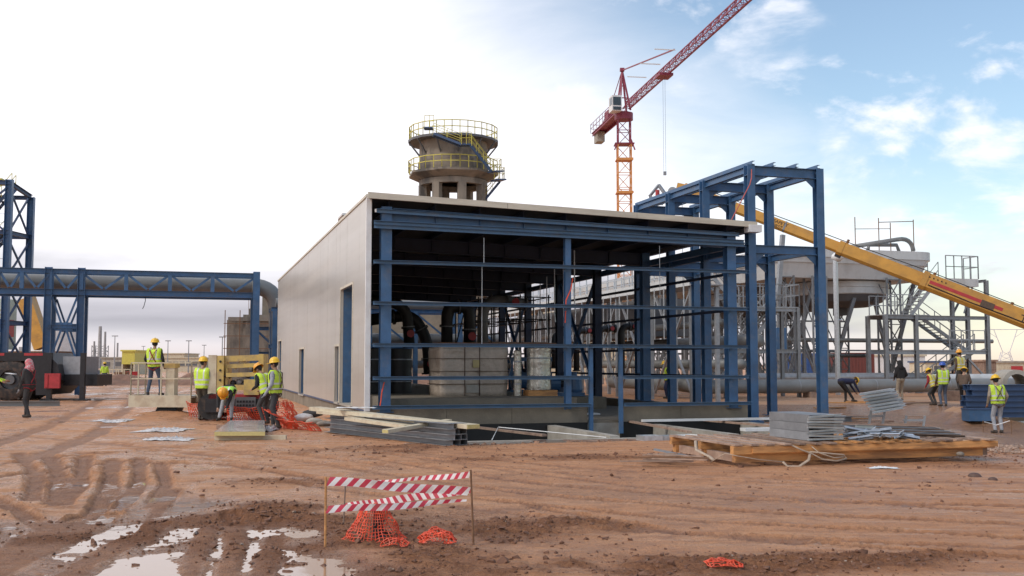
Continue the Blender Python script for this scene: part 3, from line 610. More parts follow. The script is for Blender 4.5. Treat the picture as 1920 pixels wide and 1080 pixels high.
def scaffold():
    r = empty('interior_scaffold', hw(8.3, 18, .5), ROT, 'dark tube scaffold with boards deep inside the hall', 'scaffold')
    m = MB()
    for x in (-1.2, 0, 1.2):
        for y in (-4, -2, 0, 2, 4): m.tube((x, y, 0), (x, y, 3.9), .03, 6)
    m.build('upright', M['black_metal'], r)
    m = MB()
    for z in (.9, 1.9, 2.9, 3.8):
        for y in (-4, -2, 0, 2, 4): m.tube((-1.3, y, z), (1.3, y, z), .025, 6)
        for x in (-1.2, 0, 1.2): m.tube((x, -4.1, z), (x, 4.1, z), .025, 6)
    for y in (-4, -2, 0, 2): m.tube((-1.2, y, 0), (-1.2, y+2, 1.9), .025, 6); m.tube((-1.2, y+2, 1.9), (-1.2, y, 3.8), .025, 6)
    m.build('ledger', M['black_metal'], r)
    for k in range(4): MB().box(-1.2+.6*k, -.65+.6*k, -4, 4, 1.95, 1.99).build('board', M['wood_old'], r)
scaffold()
for k_ in range(5):
    a_, b_ = 6.6+.75*k_, 3.0+3.1*k_; tie('chain_hoist', [hw(a_, b_, 5.0), hw(a_, b_, 3.4-.2*(k_ % 2)), hw(a_+.03, b_, 3.1-.2*(k_ % 2))], .02, M['galv'], 'thin pale chain hanging from the hall roof, ' + ('nearest the front', 'second from the front', 'middle one of five', 'fourth from the front', 'farthest from the front')[k_], 'chain', 'chains hanging in the hall')
def rear_rack():
    r = empty('rear_pipe_rack', hw(4, 32.5, 0), ROT, 'blue pipe rack with grey pipes seen through the far end of the hall', 'rack'); B = M['blue']
    for x in (-4, -1.4, 1.2, 3.8, 6.4):
        for y in (0, 1.8): MB().ib((x, y, 0), (x, y, 4.6), .24, .24, .016, .012, (0, 1, 0)).build('column', B, r)
        MB().bar((x, 0, 4.5), (x+2.4, 0, 2.6), .1).build('brace', B, r)
    for z in (2.6, 4.6):
        for y in (0, 1.8): MB().ib((-4.2, y, z), (6.6, y, z), .16, .22).build('beam', B, r)
    for y, z, q in ((.5, 3.05, .3), (1.3, 2.95, .2), (.9, 5.0, .26), (.4, 1.6, .22)): MB().tube((-3.9, y, z), (9, y, z), q, 16).build('pipe', M['pipe'], r, 40)
    for x in (-3, 0, 2.6, 5.2): MB().box(x-.3, x+.3, -.7, -.2, 0, 2.1).build('cabinet', M['conc_dk'], r)
rear_rack()
# ------------------------------------------------------------------ tall bare frame beside the hall
def tall_frame():
    B = M['blue']; root = empty('tall_steel_frame', hw(12.05, 4.1, 0), ROT, 'tall narrow bare blue steel frame standing against the hall', 'frame')
    o = Vector((12.05, 4.1, 0)); Z = 7.30
    def P(a, b, z): return Vector((a, b, z)) - o
    BS = [.15, 2.95, 5.45, 8.15]
    for a in (10.9, 13.15):
        for b in BS:
            m = MB(); m.ib(P(a, b, .0), P(a, b, Z), .235, .235, .018, .012, (0, 1, 0)); c = m.build('column', B, root)
            k = MB(); k.box(a-o.x-.22, a-o.x+.22, b-o.y-.22, b-o.y+.22, -.05, .025)
            k.build('base_plate', B, c)
            MB().box(a-o.x-.35, a-o.x+.35, b-o.y-.35, b-o.y+.35, -.8, -.052).build('footing', M['conc'], root)
            for z in (4.75, 5.0, Z-.3): MB().box(a-o.x-.112, a-o.x+.112, b-o.y-.1, b-o.y+.1, z-.006, z+.006).build('stiffener', B, c)
    for b in BS:
        m = MB(); m.ib(P(11.03, b, Z-.16), P(13.02, b, Z-.16), .17, .28); m.build('top_beam', B, root)
        m = MB(); m.ib(P(11.03, b, 4.88), P(13.02, b, 4.88), .17, .24); m.build('middle_beam', B, root)
        for a, s in ((11.03, 1), (13.02, -1)):
            for z in (Z-.30, 4.76):
                k = MB(); k.add([P(a, b-.008, z), P(a, b-.008, z-.3), P(a+s*.35, b-.008, z), P(a, b+.008, z), P(a, b+.008, z-.3), P(a+s*.35, b+.008, z)], [(0, 1, 2), (5, 4, 3), (0, 3, 4, 1), (1, 4, 5, 2), (2, 5, 3, 0)]); k.build('haunch', B, root)
    for b0, b1 in zip(BS[:-1], BS[1:]):
        for a in (10.9, 13.15):
            m = MB(); m.ib(P(a, b0+.13, Z-.12), P(a, b1-.13, Z-.12), .14, .2); m.build('edge_beam', B, root)
            m = MB(); m.ib(P(a, b0+.13, 4.92), P(a, b1-.13, 4.92), .14, .2); m.build('edge_beam', B, root)
    for a in (10.95, 11.65, 12.4, 13.1):
        m = MB(); m.ch(P(a, -.02 if a < 11 else .02, Z+.05), P(a, 8.4, Z+.05), .09, .10, .007); m.build('purlin', B, root)
tall_frame()
tie('red_rope', [hw(10.88, -.02, 7.15), hw(10.86, -.05, 6.9), hw(10.8, -.05, 6.7), hw(10.2, .0, 5.62), hw(10.1, 0, 5.60)], .014, mat('faded_red_rope', (.50, .12, .10), .8), 'faded red rope hanging off the top corner of the tall frame', 'rope')
# ------------------------------------------------------------------ dug-out with concrete walls in front of the hall
def dugout():
    root = empty('concrete_pit', hw(5.7, -2, -1.1), ROT, 'open concrete pit with thin dividing walls before the hall', 'pit'); o = Vector((5.7, -2, -1.1))
    def bx(n, a0, a1, b0, b1, z0, z1, mt): return MB().box(a0-o.x, a1-o.x, b0-o.y, b1-o.y, z0-o.z, z1-o.z).build(n, mt, root)
    bx('front_wall', .92, 6.35, -4.65, -4.43, -1.2, -.05, M['conc_lt']); bx('front_wall', 6.352, 10.6, -4.66, -4.44, -1.2, -.07, M['conc_lt'])
    bx('cross_wall', 4.72, 4.95, -4.428, -.02, -1.2, -.0, M['conc_lt']); bx('cross_wall', 7.75, 7.95, -4.438, -.02, -1.2, -.02, M['conc_lt']); bx('cross_wall', .9, 1.1, -4.428, -.02, -1.2, -.05, M['conc_lt'])
    bx('cross_wall', 10.4, 10.62, -4.438, -.02, -1.2, .0, M['conc_lt']); bx('pit_floor', .95, 10.5, -4.3, -.01, -1.21, -1.1, M['pit_black'])
    for a0, a1, b in ((1.1, 4.718, -4.428), (4.952, 6.34, -4.428), (7.952, 10.39, -4.438)): bx('pit_shade_face', a0, a1, b+.001, b+.006, -1.1, -.12, M['pit_black'])  # black sheets on the pit walls, shade put into their colour
    for a in (4.952, 7.952): bx('pit_shade_face', a, a+.005, -4.2, -.05, -1.1, -.08, M['pit_black'])
    k = MB().bar((-1.9, 0, 0), (1.9, 0, .0), .12, .06).build('white_board', M['white']); k.location = hw(8.9, -1.0, .13); k.rotation_euler.z = ROT; tag(k, 'long white board laid across the pit below the hall plinth', 'board')
    k = MB().bar((-1.0, 0, 0), (1.0, 0, .0), .3, .07).build('white_board', M['white']); k.location = hw(9.2, -4.2, .06); k.rotation_euler.z = ROT-.05; tag(k, 'short bright white board on the pit edge behind the timber pallet', 'board')
    tie('guide_string', [hw(1.95, -4.5, -.03), hw(2.75, -2.2, .1), hw(4.6, -4.5, -.03)], .012, M['white'], 'white string stretched across the nearest pit corner', 'string')
dugout()
# ------------------------------------------------------------------ shared builders for railings and stairs
def rail(parent, pts, mt, h=1.05, step=1.2, r=.028, name='guard_rail', mid=True, toe=0.):
    m = MB(); pts = [Vector(p) for p in pts]; up = Vector((0, 0, 1))
    for p, q in zip(pts[:-1], pts[1:]):
        for z in ([h, h*.52] if mid else [h]): m.bar(p+up*z, q+up*z, r*1.6)
        n = max(1, round((q-p).length/step))
        for k in range(n+1): t = p.lerp(q, k/n); m.bar(t, t+up*h, r*1.6, None, (1, 0, 0))
        if toe: m.bar(p+up*toe*.5, q+up*toe*.5, .02, toe)
    return m.build(name, mt, parent)
def stair(parent, p0, p1, w, side, mt, n=None, railmat=None):
    p0, p1, side = Vector(p0), Vector(p1), Vector(side).normalized()*w/2; st = None
    for s in (-1, 1):
        m = MB(); m.bar(p0+side*s, p1+side*s, .05, .2); q = m.build('stringer', mt, parent); st = q
        rail(parent, [p0+side*s, p1+side*s], railmat or mt, .95, 1.1, .022, 'stair_rail')
    n = n or max(3, round((p1.z-p0.z)/.22)); d = Vector((p1.x-p0.x, p1.y-p0.y, 0)).normalized()*.13
    for k in range(1, n):
        c = p0.lerp(p1, k/n); m = MB(); m.add([c-d-side, c-d+side, c+d+side, c+d-side, c-d-side-Vector((0, 0, .035)), c-d+side-Vector((0, 0, .035)), c+d+side-Vector((0, 0, .035)), c+d-side-Vector((0, 0, .035))],
            [(0, 1, 2, 3), (7, 6, 5, 4), (0, 4, 5, 1), (1, 5, 6, 2), (2, 6, 7, 3), (3, 7, 4, 0)]); m.build('tread', mt, parent)
# ------------------------------------------------------------------ concrete tower behind the hall
def water_tower():
    D = 100.; c = at(850, 300, D); root = empty('concrete_tower', (c.x, c.y, 0), .2, 'round concrete tower with yellow railed galleries behind the hall', 'tower')
    cm = M['conc_dk']; K = 8
    def zpx(y): return HC + (HOR-y)/FPX*D*1.0
    zt, zm = zpx(264), zpx(324)
    MB().lathe([(3.1, zm-.2), (3.32, zm-.1), (3.34, zm+1.0), (3.22, zm+1.05), (3.22, zt+.0), (2.9, zt+.02), (.01, zt+.1)], (0, 0, 0), 40).build('drum', cm, root, 35)
    MB().lathe([(3.25, zm-.75), (3.25, zm-1.25), (2.75, zm-1.25), (2.75, zm-.75)], (0, 0, 0), 24).build('ring_beam', cm, root, 30)
    MB().lathe([(3.25, zm-.75), (4.25, zm-.3), (4.35, zm-.24), (4.35, zm-.05), (3.0, zm-.05)], (0, 0, 0), K, None, math.pi/8).build('lower_gallery', cm, root)
    for i in range(K):
        t = 2*math.pi*i/K + .12; d = Vector((math.cos(t), math.sin(t), 0)); m = MB(); m.bar(d*2.98, d*2.98+Vector((0, 0, zm-1.2)), .72, .6, d); m.build('leg', cm, root)
    MB().lathe([(2.9, zm-6.2), (4.4, zm-6.2), (4.4, zm-5.9), (2.9, zm-5.9)], (0, 0, 0), K, None, math.pi/8).build('bottom_gallery', cm, root)
    m = MB(); m.tube((0, 0, 0), (0, 0, zm-6), .3, 12); m.build('core', cm, root, 30)
    def ring(r, z, n=16, skip=()): return [[Vector((r*math.cos(2*math.pi*k/n), r*math.sin(2*math.pi*k/n), z)) for k in (i, i+1)] for i in range(n) if i not in skip]
    for p, q in ring(4.25, zm-.05, 16): rail(root, [p, q], M['yellow_rail'], 1.15, .85, .042)
    for p, q in ring(4.2, zt+.1, 18): rail(root, [p, q], M['yellow_rail'], 1.2, .75, .042)
    for p, q in ring(4.3, zm-5.9, 16): rail(root, [p, q], M['yellow_rail'], 1.15, .85, .042)
    MB().lathe([(3.1, zt-.12), (4.3, zt-.12), (4.3, zt+.1), (3.1, zt+.1)], (0, 0, 0), 18).build('upper_gallery', M['grey_dk'], root)
    for i in range(12):
        t = 2*math.pi*i/12; d = Vector((math.cos(t), math.sin(t), 0)); m = MB(); m.bar(d*3.2+Vector((0, 0, zt-1.4)), d*4.2+Vector((0, 0, zt-.15)), .1, .14); m.build('bracket', M['grey_dk'], root)
    # stair winding down the outside, built in view-facing flights round the drum
    inv = Matrix.Rotation(-.2, 3, 'Z')
    def L(px, py, dd): p = at(px, py, D-dd); p.z = p.z; return inv @ Vector((p.x-c.x, p.y-c.y, p.z))
    y = M['yellow_rail']
    s0, s1, s2, s3, s4 = L(812, 252, 5.0), L(864, 272, 5.2), L(882, 272, 5.0), L(922, 322, 3.2), L(938, 322, 2.4)
    stair(root, s1, s0, .8, (0, 1, 0), M['blue_dk'], 14, y); stair(root, s3, s2, .8, (.5, 1, 0), M['blue_dk'], 12, y)
    for p, q, w in ((L(795, 241, 4.8), L(812, 241, 4.8), 1.0), (s1, s2, .9)):
        m = MB(); m.bar(p, q, w, .12); m.build('landing', M['blue_dk'], root); rail(root, [p+Vector((0, -w/2, 0)), q+Vector((0, -w/2, 0))], y, 1.1, .5)
    m = MB(); m.bar(s3, s4, 1.1, .12); m.build('landing', M['blue_dk'], root); rail(root, [s3+Vector((0, -.5, 0)), s4+Vector((0, -.5, 0)), s4+Vector((0, .6, 0))], y, 1.1, .5)
    m = MB(); a_, b_ = L(925, 338, 2.5), L(944, 338, 2); m.bar(a_, b_, 1.2, .12); m.build('landing', M['blue_dk'], root); rail(root, [a_+Vector((0, -.5, 0)), b_+Vector((0, -.5, 0)), b_+Vector((0, .6, 0))], y, 1.1, .5)
    stair(root, L(908, 376, .5), L(936, 342, 1), .8, (0, 1, 0), M['blue_dk'], 12, y)
water_tower()
# ------------------------------------------------------------------ tower crane
def lattice(parent, p0, p1, w, h, bay, rc, rb, mt, name, up=(0, 0, 1), tri=False, alt=None):
    p0, p1 = Vector(p0), Vector(p1); d, s, u = basis(p1-p0, up); L = (p1-p0).length; n = max(1, round(L/bay))
    off = [(-w/2, 0), (w/2, 0), (0, h)] if tri else [(-w/2, -h/2), (w/2, -h/2), (w/2, h/2), (-w/2, h/2)]
    for k0 in range(0, n, 4):
        m = MB(); k1 = min(n, k0+4)
        for a, b in off: m.bar(p0+d*L*k0/n+s*a+u*b, p0+d*L*k1/n+s*a+u*b, rc)
        for k in range(k0, k1):
            for i in range(len(off)):
                a, b = off[i], off[(i+1) % len(off)]
                if k % 2: a, b = b, a
                q0 = p0+d*L*k/n; q1 = p0+d*L*(k+1)/n
                m.bar(q0+s*a[0]+u*a[1], q1+s*b[0]+u*b[1], rb); m.bar(q0+s*a[0]+u*a[1], q0+s*b[0]+u*b[1], rb)
        m.build(name, alt if alt and (k0//4) % 2 else mt, parent)
def tower_crane():
    D = 120.; base = at(1171, 400, D); root = empty('tower_crane', (base.x, base.y, 0), 0, 'red and orange tower crane with its long jib reaching overhead', 'crane')
    px = lambda y: HC + (HOR-y)/FPX*D; zs = px(212)
    lattice(root, (0, 0, 0), (0, 0, px(268)), 1.5, 1.5, 1.7, .13, .07, M['tc_orange'], 'mast_section')
    lattice(root, (0, 0, px(266)), (0, 0, zs-.3), 1.4, 1.4, 1.5, .12, .07, M['tc_red'], 'mast_section')
    z = 2.0
    while z < px(262): MB().box(-.95, .95, -.95, .95, z, z+.12).box(-.95, .95, -.97, -.93, z-.1, z+.18).build('rest_platform', M['tc_orange'], root); z += 1.72*2.2
    MB().add([(-1.2, -.8, px(280)), (-.7, -.8, px(262)), (-.7, -.6, px(262)), (-1.2, -.6, px(280))], [(0, 1, 2, 3)]).bar((-1.15, -.8, px(280)), (-.72, -.8, px(260)), .14).bar((1.15, -.8, px(280)), (.72, -.8, px(260)), .14).box(-1.1, 1.1, -.9, .9, px(268), px(266)).build('climbing_collar', M['tc_red'], root)
    MB().tube((0, 0, zs-.5), (0, 0, zs+.3), 1.05, 20).build('slewing_ring', M['tc_red'], root)
    d = Vector((5.8, -37, 0)).normalized(); s = Vector((-d.y, d.x, 0)); up = Vector((0, 0, 1)); zj = zs+.55; O = Vector((0, 0, zj))
    lattice(root, O+d*1.2, O+d*50, .78, .80, 1.0, .085, .045, M['tc_red'], 'jib_section', tri=True)
    m = MB(); m.bar(O+d*1.2+s*.3, O+d*50+s*.3, .1); m.build('trolley_rail', M['tc_red'], root)
    for sg in (-1, 1): MB().ib(O-d*.8+s*.75*sg, O-d*13+s*.6*sg, .16, .32, .03, .02).build('counter_jib_beam', M['tc_red'], root)
    MB().bar(O-d*.8+up*.2, O-d*13+up*.2, 1.5, .06).build('walkway', M['tc_red'], root)
    rail(root, [O-d*2+s*.85+up*.2, O-d*13+s*.85+up*.2, O-d*13-s*.85+up*.2, O-d*2-s*.85+up*.2], M['tc_red'], 1.1, 1.6, .03)
    for k in range(3):
        cw = MB(); q = O-d*(11.2+k*.6); cw.bar(q-up*1.2, q+up*.05, .95, .55, d); cw.build('counterweight', M['conc_lt'], root)
    MB().bar(O-d*5.2+up*.8, O-d*7.0+up*.8, 1.1, 1.2).build('hoist_winch', M['tc_red'], root)
    # apex frame, cab, stays
    ap = O-d*.6+up*4.9
    m = MB()
    for sg in (-1, 1): m.bar(O+d*.7+s*.6*sg, ap, .16); m.bar(O-d*1.0+s*.6*sg, ap, .16)
    for t in (.3, .6): m.bar((O+d*.7+s*.6).lerp(ap, t), (O+d*.7-s*.6).lerp(ap, t), .1); m.bar((O-d*1.+s*.6).lerp(ap, t), (O+d*.7+s*.6).lerp(ap, t), .1)
    m.box(ap.x-.25, ap.x+.25, ap.y-.25, ap.y+.25, ap.z-.1, ap.z+.25); m.build('apex_frame', M['tc_red'], root)
    m = MB(); q1 = O+d*19+up*1.55; m.bar(ap, q1, .12); m.build('front_stay', M['tc_red'], root)
    m = MB(); m.path([ap, (O-d*6+up*2.0+ap*0)*1, O-d*12+up*.4], .05, 5); m.build('rear_stay', M['tc_red'], root)
    cb = O+d*1.0-s*1.25+up*.15; cab = MB().bar(cb-d*.8+up*.35, cb+d*.78+up*.35, 1.1, 1.75).build('cab', M['white'], root)
    gl = mat('cab_glass', (.045, .06, .07), .08)
    MB().bar(cb+d*.78+up*.55, cb+d*.80+up*.55, .9, .95).build('window', gl, cab); MB().bar(cb-s*.57+up*.6+d*.15, cb-s*.55+up*.6+d*.15, 1.1, .85).build('window', gl, cab)
    MB().bar(cb+d*.78-up*.27, cb+d*.80-up*.27, .9, .38).build('window', gl, cab)
    rail(root, [O+d*.5+s*1.0+up*.5, O+d*2.4+s*1.0+up*.5], M['tc_red'], 1.2, .6, .03)
    tr = O+d*15.5; MB().bar(tr-d*.9-up*.12, tr+d*.9-up*.12, 1.4, .25).build('trolley', M['tc_red'], root)
    m = MB()
    for e in (-.35, .35): m.tube(tr+d*e-up*.2, tr+d*e-up*9.8, .013, 5)
    m.build('hoist_rope', M['black_metal'], root); MB().box(tr.x-.14, tr.x+.14, tr.y-.14, tr.y+.14, tr.z-10.1, tr.z-9.75).build('hook_block', M['galv_dk'], root)
    m = MB()
    for k in (9, 14, 19): m.bar(O+d*k+up*1.5+s*.1, O+d*k+up*1.5-s*2.0, .09)
    m.build('lamp_arm', M['white'], root)
tower_crane()
# ------------------------------------------------------------------ yellow telescopic crane boom
def mobile_crane():
    A, Bp = at(1283, 353, 45.5), at(2010, 633.5, 41.0); d = (Bp-A).normalized(); L = (Bp-A).length
    car = gp(2150, 765); base = Vector((Bp.x+1.6, Bp.y+.3, hz(Bp.x, Bp.y)))
    root = empty('mobile_crane', base, 0, 'yellow telescopic crane boom rising across the picture from the right edge', 'crane')
    def P(t): return A + d*t - base
    def tpx(x):                                    # distance along the boom seen at column x
        lo, hi = 0., L
        for _ in range(40):
            m_ = (lo+hi)/2; q = A+d*m_; X = 960+FPX*q.x/(q.y*math.cos(PITCH)+(q.z-HC)*math.sin(PITCH))
            if X < x: lo = m_
            else: hi = m_
        return lo
    Y = M['crane_yellow']; t1, t2 = tpx(1571), tpx(1727); _, s, u = basis(d, (0, 0, 1))
    def sec(w, h): return [(-w/2, -h*.32), (-w*.28, -h/2), (w*.28, -h/2), (w/2, -h*.32), (w/2, h/2), (-w/2, h/2)]
    MB().prof(P(0), P(t1+.6), sec(.36, .44)).build('inner_section', Y, root)
    MB().prof(P(t1), P(t2+.6), sec(.46, .54)).build('middle_section', Y, root)
    bs = MB().prof(P(t2), P(L+.6), sec(.56, .68)).build('base_section', Y, root)
    for t, w, h in ((t1, .50, .58), (t2, .61, .73)): MB().prof(P(t), P(t+.22), sec(w, h)).build('collar', Y, root)
    f = s*-1 if s.y > 0 else s                      # side towards the viewer
    a_, b_ = tpx(1742), tpx(1878)
    MB().bar(P(a_)+f*.284+u*.02, P(b_)+f*.284+u*.02, .012, .13).build('red_stripe', M['red'], bs)
    MB().box(-.25, .25, -.02, .02, -.13, .13, Matrix.Translation(P(tpx(1850))+f*.286-u*.02) @ Matrix((d, f, u)).transposed().to_4x4()).build('soot_patch', M['c_brown'], bs)
    MB().bar(P(t1)-u*.32, P(t1+.25)-u*.32, .2, .12).build('wear_pad', M['black_metal'], root)
    for t in (tpx(1583), tpx(1745), tpx(1890)): MB().bar(P(t)+u*.28, P(t)+u*.46, .12, .08, (1, 0, 0)).build('lug', M['rust'], root)
    def text(body, px_, up_, size, mt, y0=0.):
        cu = bpy.data.curves.new('lettering', 'FONT'); cu.body = body; cu.size = size; cu.extrude = .003; cu.materials.append(mt)
        t_ = bpy.data.objects.new('tmp', cu); COL.objects.link(t_); bpy.context.view_layer.update(); me = bpy.data.meshes.new_from_object(t_.evaluated_get(bpy.context.evaluated_depsgraph_get())); bpy.data.objects.remove(t_)
        o = bpy.data.objects.new('lettering', me); COL.objects.link(o); o.parent = root
        Mx = Matrix((d, u, f)).transposed().to_4x4(); Mx.translation = P(tpx(px_)) + f*y0 + u*up_; o.matrix_local = Mx
    blk = mat('black_lettering', (.03, .02, .02), .6)
    text('SAFETY', 1450, .02, .19, blk, .187); text('FIRST', 1450, -.16, .19, blk, .187); text('TA', 1911, -.16, .42, blk, .287)
    MB().path([P(.3)+u*.27, P(t1)+u*.34, P(t2)+u*.42, P(L)+u*.40], .018, 6).build('hoist_line', M['black_metal'], root)
    MB().path([P(t2+.3)-u*.12+f*.30, P(t2+2)-u*.16+f*.30, P(t2+3.5)-u*.14+f*.30, P(L)-u*.16+f*.30], .022, 6).build('hydraulic_hose', M['black_metal'], root)
    for t in (t1*.33, t1*.66): MB().prof(P(t), P(t+.07), sec(.375, .455)).build('stiffener_band', M['galv_dark'], root)
    for k in range(5): q_ = P(t2+.25+k*.16)+f*.285+u*.2; MB().tube(q_, q_+f*.02, .028, 8).build('bolt', M['black_metal'], root)
    # boom head with sheaves
    hd = P(0); g = M['galv_dk']
    MB().prof(hd-d*.30-u*.10, hd+d*.3, sec(.30, .42)).build('boom_head', Y, root)
    for k in (-.09, .09):
        MB().tube(hd-d*.4-u*.32+s*(k-.03), hd-d*.4-u*.32+s*(k+.03), .2, 18).build('sheave', g, root)
    j0, j1, j2 = at(1240, 383, 45.5)-base, at(1235, 347, 45.8)-base, at(1218, 368, 45.5)-base
    m = MB(); m.bar(hd-d*.3-u*.15, j0, .12); m.bar(j0+Vector((.2, 0, .4)), j1, .12); m.bar(j1, j2, .10); m.bar(j2, j0, .10); m.build('head_frame', g, root)
    hk = at(1233, 378, 45.4)-base; MB().path([hk, hk-Vector((.02, 0, .12)), hk-Vector((.1, 0, .3)), hk-Vector((.02, 0, .42)), hk+Vector((.1, 0, -.3))], .05, 8).build('hook', M['red'], root)
    MB().tube(hk, hk+Vector((0, 0, .5)), .09, 10).build('hook_block', M['red'], root)
    m = MB(); q = at(1279, 385, 45.4)-base; m.tube(q, q-Vector((0, 0, 3.6)), .012, 5); m.tube(hd-d*.2, q, .012, 5); m.build('hoist_rope', M['black_metal'], root)
    # carrier just outside the picture
    pv = P(L+.3)
    MB().box(pv.x-.8, pv.x+1.6, -.7+pv.y, .7+pv.y, 1.2, 2.35).build('superstructure', Y, root)
    MB().box(pv.x-.3, pv.x+6.8, pv.y-1.25, pv.y+1.25, .75, 1.2).build('carrier_deck', Y, root)
    for x in (.4, 2.0, 4.6, 6.0):
        for y in (-1.05, 1.05): MB().tube((pv.x+x, pv.y+y-.2, .6), (pv.x+x, pv.y+y+.2, .6), .6, 20).build('wheel', M['black'], root)
    MB().box(pv.x+5.2, pv.x+6.7, pv.y-1.2, pv.y+.1, 1.2, 2.5).build('cab', Y, root)
mobile_crane()
# ------------------------------------------------------------------ condenser building on raking legs
def condenser():
    A0, B0 = 32.6, 25.6; root = empty('fan_condenser', hw(A0, B0, 0), ROT, 'grey fan condenser deck on raking steel legs behind the tall frame', 'plant'); gl = M['grey_lt']
    X0, X1, Y1, Z0, Z1 = -5.6, 5.0, 34., 7.35, 8.15
    # rounded deck edge band in plan
    def plan(ins, r): 
        pts = [(X0+ins, Y1-ins), (X0+ins, 0+ins)]
        for k in range(7): t = math.pi/2*k/6; pts.append((X1-ins-r+r*math.sin(t), ins+r-r*math.cos(t)))
        return pts + [(X1-ins, Y1-ins)]
    def band(name, ins0, z0, ins1, z1, mt, r=1.2, par=root):
        p, q = plan(ins0, r), plan(ins1, r); n = len(p)
        return MB().add([(x, y, z0) for x, y in p] + [(x, y, z1) for x, y in q], [(i, (i+1) % n, n+(i+1) % n, n+i) for i in range(n)] + [tuple(range(n-1, -1, -1)), tuple(range(n, 2*n))]).build(name, mt, par)
    band('deck_band', .0, Z0+.32, .0, Z1, gl); band('deck_band', .12, Z0, .06, Z0+.318, gl)
    band('soffit', .45, 6.5, .2, Z0-.002, M['grey_lt'])
    for k in range(5):
        y = 3.75 + 6.1*k; f = MB().lathe([(2.78, 5.7), (2.84, 5.75), (2.84, 6.1), (2.9, 6.12), (2.9, 6.45)], (.75, y, 0), 36).build('fan_ring', gl, root, 30)
        MB().lathe([(.01, 5.0), (1.7, 5.05), (2.45, 5.3), (2.76, 5.7)], (.75, y, 0), 32).build('fan_cone', M['grey_dk'], f, 30)
        MB().box(.45, 1.05, y-.3, y+.3, 4.55, 5.0).build('gearbox', M['grey_dk'], f)
    lg = M['galv_dark']
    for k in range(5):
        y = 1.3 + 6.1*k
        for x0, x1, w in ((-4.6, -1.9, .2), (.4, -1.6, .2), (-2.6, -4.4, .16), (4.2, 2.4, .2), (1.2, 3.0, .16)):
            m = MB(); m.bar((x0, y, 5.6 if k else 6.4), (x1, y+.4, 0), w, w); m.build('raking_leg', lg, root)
        for x in (-1.75, -4.5): m = MB(); m.bar((x, y+.7, 0), (x, y+.7, 6), .18); m.build('post', lg, root)
        m = MB(); m.bar((-4.5, y, 2.4), (3, y, 2.4), .09); m.bar((-4.5, y+.6, 4.1), (0, y+.6, 4.1), .09); m.tube((-4.4, y, .4), (-1.0, y+3, 5.2), .05, 6); m.tube((-1.5, y, .4), (-4.6, y+3, 5.4), .05, 6); m.build('tie_bar', lg, root)
    for k in range(6):                              # slender braced towers between the fans
        y = -.2 + 5.2*k
        for x in (-5.0, -2.9, 2.0):
            m = MB()
            for dx, dy in ((-.45, -.45), (.45, -.45), (.45, .45), (-.45, .45)): m.bar((x+dx, y+dy+.9, 0), (x+dx, y+dy+.9, 6.6), .09)
            for q in range(5):
                z = q*1.3; m.bar((x-.45, y+.45, z), (x+.45, y+.45, z+1.3), .05); m.bar((x+.45, y+.45, z), (x-.45, y+.45, z+1.3), .05); m.bar((x-.45, y+.45, z+1.3), (x+.45, y+.45, z+1.3), .05); m.bar((x-.45, y+.45, z), (x-.45, y+1.35, z+1.3), .05)
            m.build('support_tower', lg, root)
    for k, x in enumerate((-2.55, -2.25)):
        m = MB(); m.path([(x, 1.0, 5.4), (x, 1.0, 2.6)] + bez((x, 1, 2.6), (x, 1, 2.1), (x+.6, 1, 2.1), 5) + [(x+3, 1.0, 2.1)], .11, 10); m.build('drain_pipe', M['pipe'], root, True)
    m = MB(); m.path([(-1.2, .6, Z1+.1), (2.6, .6, Z1+.75)] + bez((2.6, .6, Z1+.75), (3.6, .6, Z1+.95), (3.7, .6, Z1+.1), 6), .13, 10); m.build('vapour_pipe', M['pipe'], root, True)
    m = MB(); m.path([(1.0, 1.2, Z1+.1), (1.1, 1.2, Z1+.45), (3.0, 1.2, Z1+.5), (3.2, 1.2, Z1)], .11, 10); m.build('vapour_pipe', M['pipe'], root, True)
    m = MB()
    for x in (-.1, 1.5, 2.3, 3.9): m.tube((x, .8, Z1), (x, .8, Z1+2.0-.25*(x == 2.3)), .03, 6)
    m.tube((1.5, .8, Z1+1.75), (3.9, .8, Z1+1.9), .025, 6); m.tube((-.1, .8, Z1+1.3), (2.3, .8, Z1+1.4), .02, 6); m.build('temporary_poles', M['rust'], root)
    MB().box(-6.3, -5.7, -.8, -.2, 2.2, 3.6).build('control_box', M['blue'], root)
condenser()
